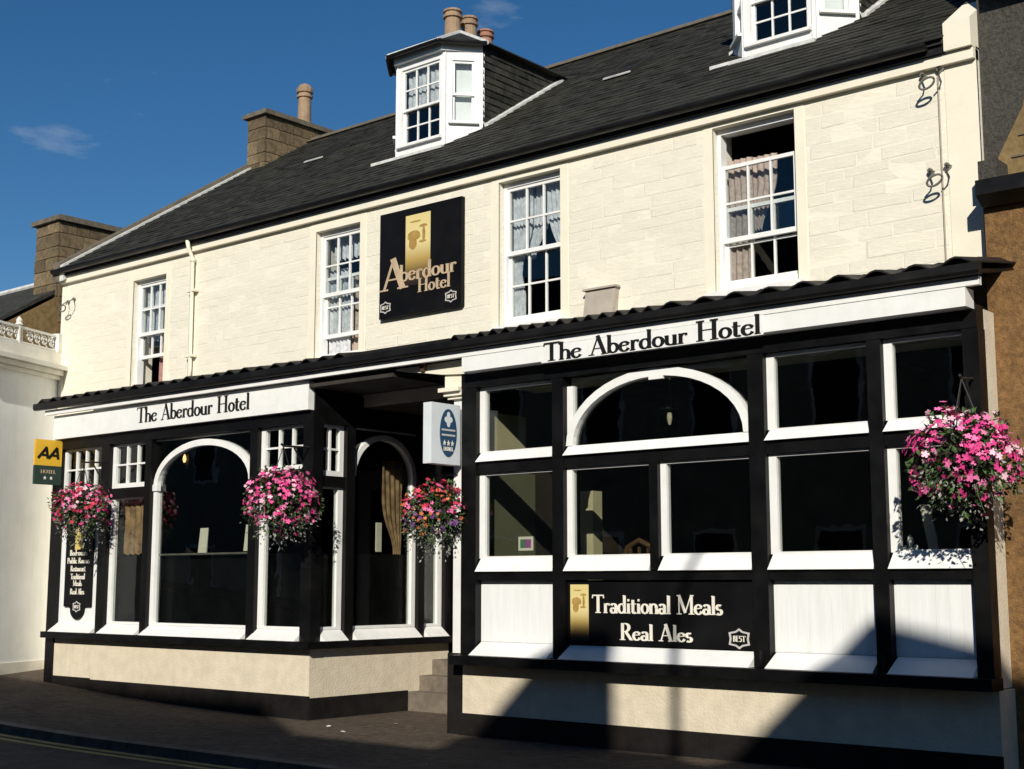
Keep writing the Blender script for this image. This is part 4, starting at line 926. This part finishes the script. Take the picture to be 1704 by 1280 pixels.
b1('green_patch', mat('sticker_green', (.08,.22,.12), .6, .1, 9, 0), stk, -8.395, -8.335, 0.063, 0.066, 1.925, 2.005); b1('purple_patch', mat('sticker_purple', (.32,.10,.30), .6, .1, 9, 0), stk, -8.333, -8.265, 0.063, 0.066, 1.925, 2.005)

# ================================================================== things seen through the glass
def card(x0, x1, y, z0, z1, label, group=None):
    q = MB(); q.hexa([(x0,y,z0),(x1,y,z0),(x1,y+.02,z0),(x0,y+.02,z0),(x0,y+.03,z1),(x1,y+.03,z1),(x1,y+.034,z1),(x0,y+.034,z1)])
    o = q.build('menu_card', M_card); o['label'] = label; o['category'] = 'menu card'
    if group: o['group'] = group
card(-13.42, -13.27, 0.15, 1.95, 2.24, 'cream menu card standing in the middle of the left arched window', 'menu cards in the windows')
card(-12.58, -12.47, 0.15, 1.96, 2.26, 'narrow cream menu card at the right edge of the left arched window', 'menu cards in the windows')
q = MB(); q.box(-11.40, -11.38, 1.09, 1.17, 1.95, 2.28); o = q.build('menu_card', M_card); o['label'] = 'white menu card in the arched window facing the porch'; o['category'] = 'menu card'; o['group'] = 'menu cards in the windows'
b1('cafe_rail', M_lampg, LB, -14.12, -12.30, 0.075, 0.095, 1.925, 1.945); b1('cafe_screen', M_black, LB, -14.12, -12.30, 0.15, 0.156, 1.0, 1.925)
b1('cafe_screen', M_black, LB, .62, 1.58, -.13, -.125, 1.0, 1.925, tf=RTF); b1('cafe_screen', M_black, LB, .12, .44, -.13, -.125, 1.0, 1.925, tf=RTF); b1('cafe_screen', M_black, LB, 1.73, 2.04, -.13, -.125, 1.0, 1.925, tf=RTF)
b1('cafe_screen', M_black, LB, -15.0, -14.3, 0.15, 0.156, 1.0, 1.925); b1('cafe_screen', M_black, LB, -12.12, -11.42, 0.15, 0.156, 1.0, 1.925)
curtain(F0, -14.93, -14.36, 1.95, 2.62, M_tanc, 'tan patterned curtain in the narrow pane left of the arched window', w=-0.16, folds=5, amp=0.012)
curtain(lambda u, w, z: (-11.25+w, u, z), 1.20, 1.52, 1.85, 3.0, M_tanc, 'tan curtain tied back in the arched window facing the porch', w=-0.16, folds=4, tie=(1.95, 1.5), amp=0.014)
def wall_lamp(x, y, z, label):
    t = thing('candle_lamp', (x, y, z), label, 'lamp', 'lamps glowing inside the left bay')
    b1('back_plate', M_wood, t, x-.03, x+.03, y+.04, y+.055, z-.12, z+.06)
    q = MB(); q.tube([(x,y+.04,z-.08),(x,y,z-.1),(x,y,z-.05)], .008, 6); q.build('arm', M_metal, t)
    q = MB(); q.lathe(x, y, [(.012,z-.05),(.024,z-.01),(.018,z+.03),(.004,z+.06)], 8); q.build('bulb', M_bulb, t, smooth=True)
wall_lamp(-14.75, 0.9, 3.19, 'small glowing lamp at the upper left inside the left arched window')
wall_lamp(-13.55, 0.9, 3.17, 'small glowing lamp at the upper right inside the left arched window')
pl = thing('pendant_lantern', (-6.95, 0.45, 3.65), 'glass lantern hanging inside the big arched fanlight', 'lantern')
x, y = -6.95, 0.45
q = MB(); q.tube([(x,y,3.65),(x,y,3.26)], .008, 6); q.build('chain', M_metal, pl)
q = MB(); q.lathe(x, y, [(.01,3.26),(.03,3.22),(.085,3.16)], 10); q.build('hood', M_metal, pl)
q = MB(); q.lathe(x, y, [(.075,3.16),(.065,3.0),(.05,2.97)], 10); q.build('shade', M_glassl, pl)
q = MB(); q.lathe(x, y, [(.02,3.13),(.026,3.08),(.012,3.02)], 8); q.build('bulb', M_card, pl)
ch = thing('chair', (-7.4, 1.0, 0.86), 'wooden chair with rounded back behind the right bay glass', 'chair')
x, y = -7.42, 0.62
q = MB(); pts = [(x-.2,y,1.3),(x-.2,y,1.75),(x-.13,y,1.93),(x,y,1.99),(x+.13,y,1.93),(x+.2,y,1.75),(x+.2,y,1.3)]
q.tube(pts, .028, 8); q.build('back_rail', M_wood, ch, smooth=True)
for dx in (-.1, 0, .1): b1('spindle', M_wood, ch, x+dx-.012, x+dx+.012, y-.012, y+.012, 1.3, 1.93)
b1('seat', M_wood, ch, x-.22, x+.22, y-.42, y+.03, 1.27, 1.31)
for dx in (-.19, .19):
    for dy in (-.38, 0): b1('leg', M_wood, ch, x+dx-.02, x+dx+.02, y+dy-.02, y+dy+.02, 0.85, 1.27)
bo = MB(); bo.hexa([(-4.46,.30,1.75),(-4.38,.30,1.75),(-4.38,.33,1.75),(-4.46,.33,1.75),(-4.54,.30,2.2),(-4.46,.30,2.2),(-4.46,.33,2.2),(-4.54,.33,2.2)])
o = bo.build('white_batten', M_card); o['label'] = 'white strip leaning inside the last pane of the right bay'; o['category'] = 'batten'
orn = thing('ornament', (-4.55, 0.06, 1.83), 'little white three lobed ornament on the sill of the last pane', 'ornament')
q = MB(); q.lathe(-4.55, 0.13, [(.012,1.83),(.030,1.85),(.014,1.88),(.026,1.91),(.018,1.95),(.004,1.97)], 10); q.build('figure', M_white, orn, smooth=True)
for dx in (-.045, .045): q = MB(); q.lathe(-4.55+dx, 0.13, [(.012,1.83),(.024,1.85),(.016,1.88),(.004,1.89)], 8); q.build('side_lobe', M_white, orn, smooth=True)

# ================================================================== fittings on the wall
def swan_lamp(x, z, label):
    t = thing('wall_lamp', (x, WY, z), label, 'lamp', 'swan neck lamps on the upper wall')
    y = WY-0.012
    for dx, dz in ((-.06,0), (.085,.02)):
        q = MB(); q.tube([(x+dx, y, z+dz), (x+dx, y-.03, z+dz)], .022, 8); q.build('rose', M_lampg, t)
        q = MB(); q.tube([(x+dx, y-.03, z+dz),(x+dx+.07, y-.10, z+dz-.04),(x+dx+.085, y-.15, z+dz-.07),(x+dx+.04, y-.16, z+dz-.11)], .008, 6); q.build('arm', M_lampg, t, smooth=True)
    q = MB(lambda u, w, zz: (x+.03+u, y-.15-w, z-.13+zz))
    q.tube([(.065*math.cos(.4189*i), .02*math.sin(.4189*i), .02*math.cos(.4189*i)+.035*math.sin(.4189*i)) for i in range(16)], .010, 6); q.build('scroll', M_lampg, t, smooth=True)
swan_lamp(-4.46, 5.80, 'swan neck lamp high on the wall just under the eaves at the right')
swan_lamp(-4.43, 4.97, 'lower swan neck lamp on the wall at the right end above the canopy')
swan_lamp(-17.22, 5.56, 'swan neck lamp at the far left end of the upper wall')
vb = thing('vent_box', (-7.87, WY, 4.2), 'small grey box cover on the wall above the canopy tiles', 'box')
q = MB(); q.hexa([(-8.05,WY-.10,4.10),(-7.70,WY-.10,4.10),(-7.70,WY-.01,4.10),(-8.05,WY-.01,4.10),(-8.03,WY-.07,4.43),(-7.67,WY-.07,4.43),(-7.67,WY-.01,4.43),(-8.03,WY-.01,4.43)]); q.build('cover', M_vent, vb)
b1('top_flange', M_vent, vb, -8.055, -7.65, WY-.095, WY-.012, 4.431, 4.45)

# ================================================================== hanging baskets
def petal_mesh():
    q = MB(); n = 5; vs = [(0,0,-.006)]
    for i in range(n):
        a = 6.2832*i/n
        for da, r, z in ((-.5,.55,.004), (-.32,.98,.014), (0,1.05,.008), (.32,.98,.014)): vs.append((r*math.cos(a+da), r*math.sin(a+da), z))
    fs = []
    m = len(vs)-1
    for i in range(m): fs.append((0, 1+i, 1+(i+1) % m))
    q.add(vs, fs); return q
def blossom_me(m):
    q = petal_mesh(); me = bpy.data.meshes.new('blossom'); me.from_pydata(q.v, [], q.f); me.update(); me.materials.append(m); return me
BL = [blossom_me(m) for m in M_pk]
def basket(cx, cy, cz, r, label, pal, hook, n_b, seed, trail=0.3, low=None, hang=0.55):
    t = thing('hanging_basket', (cx, cy, cz-r), label, 'hanging basket', 'hanging flower baskets')
    rn = random.Random(seed)
    q = MB(); q.lathe(cx, cy, [(.02,cz-r*.55),(r*.28,cz-r*.48),(r*.45,cz-r*.25),(r*.5,cz-.0),(r*.44,cz+.03),(.02,cz+.05)], 16); q.build('basket_liner', M_moss, t)
    q = MB()
    for k in range(3):
        a = k*2.0944+.3; q.tube([(cx+r*.5*math.cos(a), cy+r*.5*math.sin(a), cz), (cx, cy, cz+hang)], .005, 5)
    q.build('chain', M_metal, t)
    q = MB(); hx, hy, hz = hook
    q.tube([(hx,hy,hz),(cx,cy,cz+hang),(cx+(cx-hx)*.05,cy+(cy-hy)*.08,cz+hang+.02)], .012, 6); q.tube([(hx,hy,hz-.3),(hx+(cx-hx)*.6,hy+(cy-hy)*.6,hz+(cz+hang-hz)*.6-.01)], .009, 6); q.build('bracket', M_metal, t)
    def surf(rmin=.7, low_=False):
        while True:
            v = Vector((rn.gauss(0,1), rn.gauss(0,1), rn.gauss(0,1))).normalized()
            if low_ and v.z > -0.15: continue
            if not low_ and v.z < -0.62: continue
            k = rn.uniform(rmin, 1.08)
            k *= 1+.12*math.sin(5*v.x+seed)*math.cos(4*v.z+seed*2)
            return v, Vector((cx+v.x*r*k, cy+v.y*r*k, cz+v.z*r*k*(0.86 if v.z > 0 else 1.05)))
    def leaves(nl, mat_, nm, lowf, s0, s1, rmin):
        q = MB()
        for _ in range(nl):
            v, p = surf(rmin, rn.random() < lowf)
            if p.z < cz and lowf > .5: p.z -= rn.random()**2*trail
            d = (v+Vector((rn.uniform(-.9,.9), rn.uniform(-.9,.9), rn.uniform(-1.1,.5)))).normalized()
            sd = d.cross(Vector((rn.uniform(-1,1), rn.uniform(-1,1), 1))).normalized(); s = rn.uniform(s0, s1)
            nn = d.cross(sd)*s*.15
            q.add([p, p+d*s*.5+sd*s*.32+nn, p+d*s, p+d*s*.5-sd*s*.32+nn], [(0,1,2),(0,2,3)])
        me = bpy.data.meshes.new(nm); off = ORG[t.name]
        me.from_pydata([(a[0]-off[0], a[1]-off[1], a[2]-off[2]) for a in q.v], [], q.f); me.update(); me.materials.append(mat_)
        o = bpy.data.objects.new(nm, me); COL.objects.link(o); o.parent = t; o['kind'] = 'stuff'
    leaves(1300, M_leaf, 'leaves', 0.3, .03, .065, .35)
    leaves(420, M_leafg, 'trailing_leaves', 0.92, .02, .045, .6)
    made = 0; off = ORG[t.name]; mass = {}
    for _ in range(int(n_b*2.0)):
        v, p = surf(.84, rn.random() < .10)
        if v.z < -.1 and rn.random() < .45: continue
        pool = low if (low and p.z < cz-.1*r) else pal
        k = rn.choice(pool)
        for c in range(rn.choice((1, 2, 2, 3))):
            q_ = (v+Vector((rn.uniform(-.7,.7), rn.uniform(-.7,.7), rn.uniform(-.3,.7)))).to_track_quat('Z', 'Y')
            ss = rn.uniform(.017, .031); d_ = .055*(c > 0)
            loc = Vector((p.x-off[0]+rn.uniform(-d_,d_), p.y-off[1]+rn.uniform(-d_,d_), p.z-off[2]+rn.uniform(-d_,d_)))
            if made < 280 and (v.y < .2 or v.x > 0):
                o = bpy.data.objects.new('blossom', BL[k]); COL.objects.link(o); o.parent = t; made += 1
                o.location = loc; o.rotation_euler = q_.to_euler(); o.scale = (ss, ss*rn.uniform(.8,1), ss*5)
            else:
                Mx = Matrix.Translation(loc) @ q_.to_matrix().to_4x4() @ Matrix.Diagonal((ss, ss, ss*5, 1))
                vv, ff, mi = mass.setdefault('m', ([], [], [])); b0 = len(vv)
                vv += [tuple(Mx @ a.co) for a in BL[k].vertices]
                for pg in BL[k].polygons: ff.append(tuple(b0+x_ for x_ in pg.vertices)); mi.append(k)
    if mass:
        vv, ff, mi = mass['m']; me = bpy.data.meshes.new('blossom_mass'); me.from_pydata(vv, [], ff); me.update()
        for m_ in M_pk: me.materials.append(m_)
        for pg, k in zip(me.polygons, mi): pg.material_index = k
        o = bpy.data.objects.new('blossom_mass', me); COL.objects.link(o); o.parent = t; o['kind'] = 'stuff'
    # a few trailing stems give an uneven outline
    q = MB()
    for k in range(9):
        a = rn.uniform(0, 6.283); rr_ = r*rn.uniform(.7, 1.0); L = rn.uniform(.12, .34)
        b = Vector((cx+rr_*math.cos(a), cy+rr_*math.sin(a)*.9, cz-r*rn.uniform(.1,.5)))
        q.tube([b, b+Vector((.04*math.cos(a), .04*math.sin(a), -L*.5)), b+Vector((rn.uniform(-.04,.06), rn.uniform(-.04,.04), -L))], [.004,.003,.002], 4)
        for w_ in range(7):
            pp = b+Vector((.03*math.cos(a)+rn.uniform(-.015,.015), .03*math.sin(a)+rn.uniform(-.015,.015), -L*(w_+1)/7.5)); d2 = Vector((rn.uniform(-1,1), rn.uniform(-1,1), rn.uniform(-.8,.3))).normalized()*.04; sd = d2.cross(Vector((0,0,1))).normalized()*.013
            q.add([pp, pp+d2*.5+sd, pp+d2, pp+d2*.5-sd], [(0,1,2),(0,2,3)])
    o = q.build('trailing_stems', M_leaf, t, kind='stuff')
    return t
basket(-15.00, -0.42, 2.52, 0.325, 'pink and red flower basket hanging at the far left below the AA sign', [0,0,1,3,3,2], (-15.1,-.03,3.10), 130, 1, trail=.22)
basket(-11.22, -0.45, 2.48, 0.37, 'magenta flower basket hanging at the corner post of the left bay', [0,0,0,1,1,2], (-11.29,-.03,3.05), 165, 2, trail=.2)
basket(-9.33, -0.12, 2.30, 0.31, 'orange and purple flower basket hanging in shade below the box sign', [3,3,1,4,3], (-9.16,.02,2.66), 130, 3, trail=.2, low=[4,5,5,2], hang=0.34)
basket(-3.86, -0.44, 2.50, 0.375, 'large bright pink flower basket hanging at the right end of the hotel', [0,0,0,1,1,2], (-3.94,-.03,3.10), 165, 4, trail=.13)

# ================================================================== white building at the left
dv = Vector((-.375, .927, 0)); nb_base = Vector((-17.47, .72, 0)); out = Vector((dv.y, -dv.x, 0))
NTF = lambda u, w, z: (nb_base.x-dv.x*u+out.x*w, nb_base.y-dv.y*u+out.y*w, z)     # u grows towards the street
Wb = thing('white_building', (-18.5, 0.0, 0.45), 'white single storey building with cornice and ornamental parapet railing at the left edge', 'building')
b1('wall', M_nwhite, Wb, 0.0, 2.3, -3.0, 0.0, 0.0, 4.47, tf=NTF)
q = MB(NTF)
for (w, za, zb) in ((.07,4.44,4.49),(.13,4.495,4.56),(.20,4.565,4.625),(.06,4.63,4.83)): q.box(-.01-w*.1, 2.3, -3.0, w, za, zb)
q.build('cornice', M_ncorn, Wb)
b1('end_post', M_iron, Wb, .04, .15, -.07, .06, 4.832, 5.10, tf=NTF)
q = MB(NTF); q.lathe(.95, 0, [(.03,4.833),(.03,5.08),(.055,5.09),(.035,5.12),(.045,5.15),(.01,5.20)], 10); q.build('railing_post', M_iron, Wb)
b1('railing_post', M_iron, Wb, .88, .905, -.015, .015, 4.84, 5.06, tf=NTF); b1('railing_post', M_iron, Wb, 1.70, 1.74, -.02, .02, 4.84, 5.10, tf=NTF)
b1('top_rail', M_iron, Wb, .15, 2.3, -.022, .022, 5.045, 5.075, tf=NTF); b1('bottom_rail', M_iron, Wb, .15, 2.3, -.02, .02, 4.845, 4.868, tf=NTF)
for k in range(9):
    u0 = .24+k*.155+(.12 if k > 3 else 0)
    q = MB(NTF)
    pts = [(u0+.07*math.cos(a)*(1-a/14), 0, 4.955+.075*math.sin(a)*(1-a/14)) for a in [i*.6 for i in range(16)]]
    q.tube(pts, .011, 5); q.tube([(u0-.07,0,4.87),(u0+.02,0,4.95),(u0+.08,0,5.045)], .009, 5); q.build('scroll', M_iron, Wb)
b1('plinth_band', M_ncorn, Wb, 0.0, 2.3, -.02, .012, 0.0, 0.55, tf=NTF)
# cream pier strip between it and the bay
# stone house behind
Sh = thing('stone_house', (-22, 3, 0.5), 'brown stone house with chimney rising behind the white building', 'house')
q = MB(); q.prism_x([(-0.2,0.3),(4.4,0.3),(4.4,4.9),(2.1,6.35),(-0.2,4.9)], -28, -19.0); q.build('wall', M_sand, Sh)
q = MB(); q.hexa([(-28,-.4,4.84),(-19.02,-.4,4.84),(-19.02,2.1,6.42),(-28,2.1,6.42),(-28,-.4,4.90),(-19.02,-.4,4.90),(-19.02,2.1,6.48),(-28,2.1,6.48)]); q.build('roof', M_slate, Sh)
q = MB(); q.tube([(-28,2.1,6.49),(-19.7,2.1,6.49)], .05, 6); q.build('ridge', M_wlead, Sh)
stack(Sh, -19.66, -19.0, 1.53, 2.72, 5.6, 7.22, 4)
b1('rooflight', M_lead, Sh, -21.4, -20.9, 0.9, 1.3, 5.70, 5.98)

# ================================================================== brown house at the right
Rb = thing('brown_house', (-2.0, .7, 0.17), 'brown roughcast house joining the hotel at the right edge', 'house')
b1('wall', M_brown, Rb, -3.925, 3.0, 0.30, 5.0, 0.0, 3.95); b1('wall', M_brown, Rb, -4.01, 3.0, 0.55, 5.0, 3.95, 4.62); b1('upper_wall', M_harl, Rb, XR+0.002, 3.0, WY+0.06, 5.0, 4.62, 9.0)
q = MB(); q.prism_x([(.36,4.60),(.48,4.53),(.75,4.53),(.75,4.74),(.36,4.72)], -4.0, 3.0); q.build('gutter', M_gutter, Rb)
b1('corner_block', M_harl, Rb, -4.01, -3.86, 0.46, WY+.055, 4.745, 4.90)
q = MB(); q.prism_y([(-3.97,4.77),(-3.55,4.77),(-3.0,6.2),(-3.0,7.6),(-3.22,7.2),(-3.72,5.35),(-3.93,4.98)], WY+.0, WY+.058); q.build('raking_stone', M_sand, Rb)
for k in range(5): b1('string_line', M_mortar, Rb, -3.82+k*.06, -3.3+k*.06, WY-.012, WY-.002, 4.95+k*.17, 4.965+k*.17)
b1('cornice', M_sand, Rb, XR+.15, 3.0, WY-.15, WY+.058, 6.36, 6.55)

# ================================================================== houses across the street (behind the viewpoint; they cast the shadows seen below)
def far_house(x0, x1, eave, ridge, yf, yr, label, m=M_far):
    t = thing('terraced_house', ((x0+x1)/2, yf, 0.1), label, 'house', 'houses across the street')
    yb = 2*yr-yf
    q = MB(); q.prism_x([(yf,0.0),(yf,eave),(yr,ridge-.1),(yb,eave),(yb,0.0)], x0, x1); q.build('wall', m, t)
    q = MB(); q.hexa([(x0,yf+.25,eave-.12),(x1,yf+.25,eave-.12),(x1,yr,ridge-.06),(x0,yr,ridge-.06),(x0,yf+.25,eave-.04),(x1,yf+.25,eave-.04),(x1,yr,ridge),(x0,yr,ridge)]); q.build('roof', M_slate, t)
    q = MB(); q.hexa([(x0,yr,ridge-.06),(x1,yr,ridge-.06),(x1,yb-.25,eave-.12),(x0,yb-.25,eave-.12),(x0,yr,ridge),(x1,yr,ridge),(x1,yb-.25,eave-.04),(x0,yb-.25,eave-.04)]); q.build('roof', M_slate, t)
    n = max(1, int((x1-x0)/2.6))
    for i in range(n):
        xc = x0+(x1-x0)*(i+.5)/n
        for z in (1.0, 4.2):
            if z+1.6 < eave:
                w = b1('window', M_white, t, xc-.5, xc+.5, yf-.01, yf+.03, z, z+1.6); b1('pane', M_signbk, w, xc-.42, xc+.42, yf+.031, yf+.036, z+.08, z+1.52)
    return t
K = math.tan(EL)/math.cos(AZ); TA = math.tan(AZ)
yr = -15.5; dz, dx = -K*yr, -TA*yr
far_house(-60.0, -12.0+dx, 6.3, 0.30+dz, -12.6, yr, 'long grey house across the street shading the left pavement')
far_house(-12.0+dx+.01, -8.85+dx, 5.9, -0.42+dz, -12.6, yr, 'lower house across the street letting sun onto the porch')
h3 = far_house(-8.85+dx+.01, -4.82+TA*12.5-.01, 6.2, 0.12+dz, -12.6, yr, 'house across the street whose chimney shades the right bay')
b1('chimney', M_stone, h3, -7.27+TA*14.5-.5, -7.27+TA*14.5, -16.6, -14.5, 8.0, 1.22+K*14.5)
t4 = thing('tall_house', (6.0, -12.6, 0.1), 'tall house across the street shading the right end of the hotel', 'house', 'houses across the street')
xa = -4.82+TA*12.5; za = 1.36+K*12.5
q = MB(); q.prism_y([(xa,0),(xa,za),(xa+7,za-1.5),(xa+7,0)], -20.0, -12.5); q.build('wall', M_far, t4)
for i in range(3):
    for z in (1.0, 4.2): b1('window', M_signbk, t4, xa+1.0+i*2, xa+2.0+i*2, -12.51, -12.47, z, z+1.6)
lp = thing('lamp_post', (-6.64+TA*11.6, -11.6, 0.17), 'tall street lamp post across the street casting the thin shadow', 'lamp post')
x = -6.64+TA*11.6
q = MB(); q.tube([(x,-11.6,0.1),(x,-11.6,1.2),(x,-11.6,8.2)], [.085,.055,.04], 10); q.build('post', M_metal, lp)
q = MB(); q.tube([(x,-11.6,8.15),(x,-11.2,8.45),(x,-10.8,8.5)], .03, 8); q.tube([(x,-11.0,8.5),(x,-10.5,8.48)], .07, 8); q.build('lamp_head', M_lampg, lp)

# ================================================================== a few blossoms fallen on the pavement
for k, (x, y, m, wh) in enumerate(((-10.55, -0.35, 6, 'nearest the corner plinth'), (-10.05, -0.62, 6, 'farthest out on the sunlit pavement'), (-10.2, 0.25, 2, 'in front of the porch steps'), (-9.75, 0.05, 1, 'beside the right bay plinth'))):
    o = bpy.data.objects.new('fallen_blossom', BL[m]); COL.objects.link(o)
    o.location = (x, y, gz(x)+0.012); o.rotation_euler = (0.2, 0.1, k); o.scale = (.026, .026, .10)
    o['label'] = 'tiny pale fallen blossom lying '+wh; o['category'] = 'blossom'; o['group'] = 'blossoms fallen on the pavement'
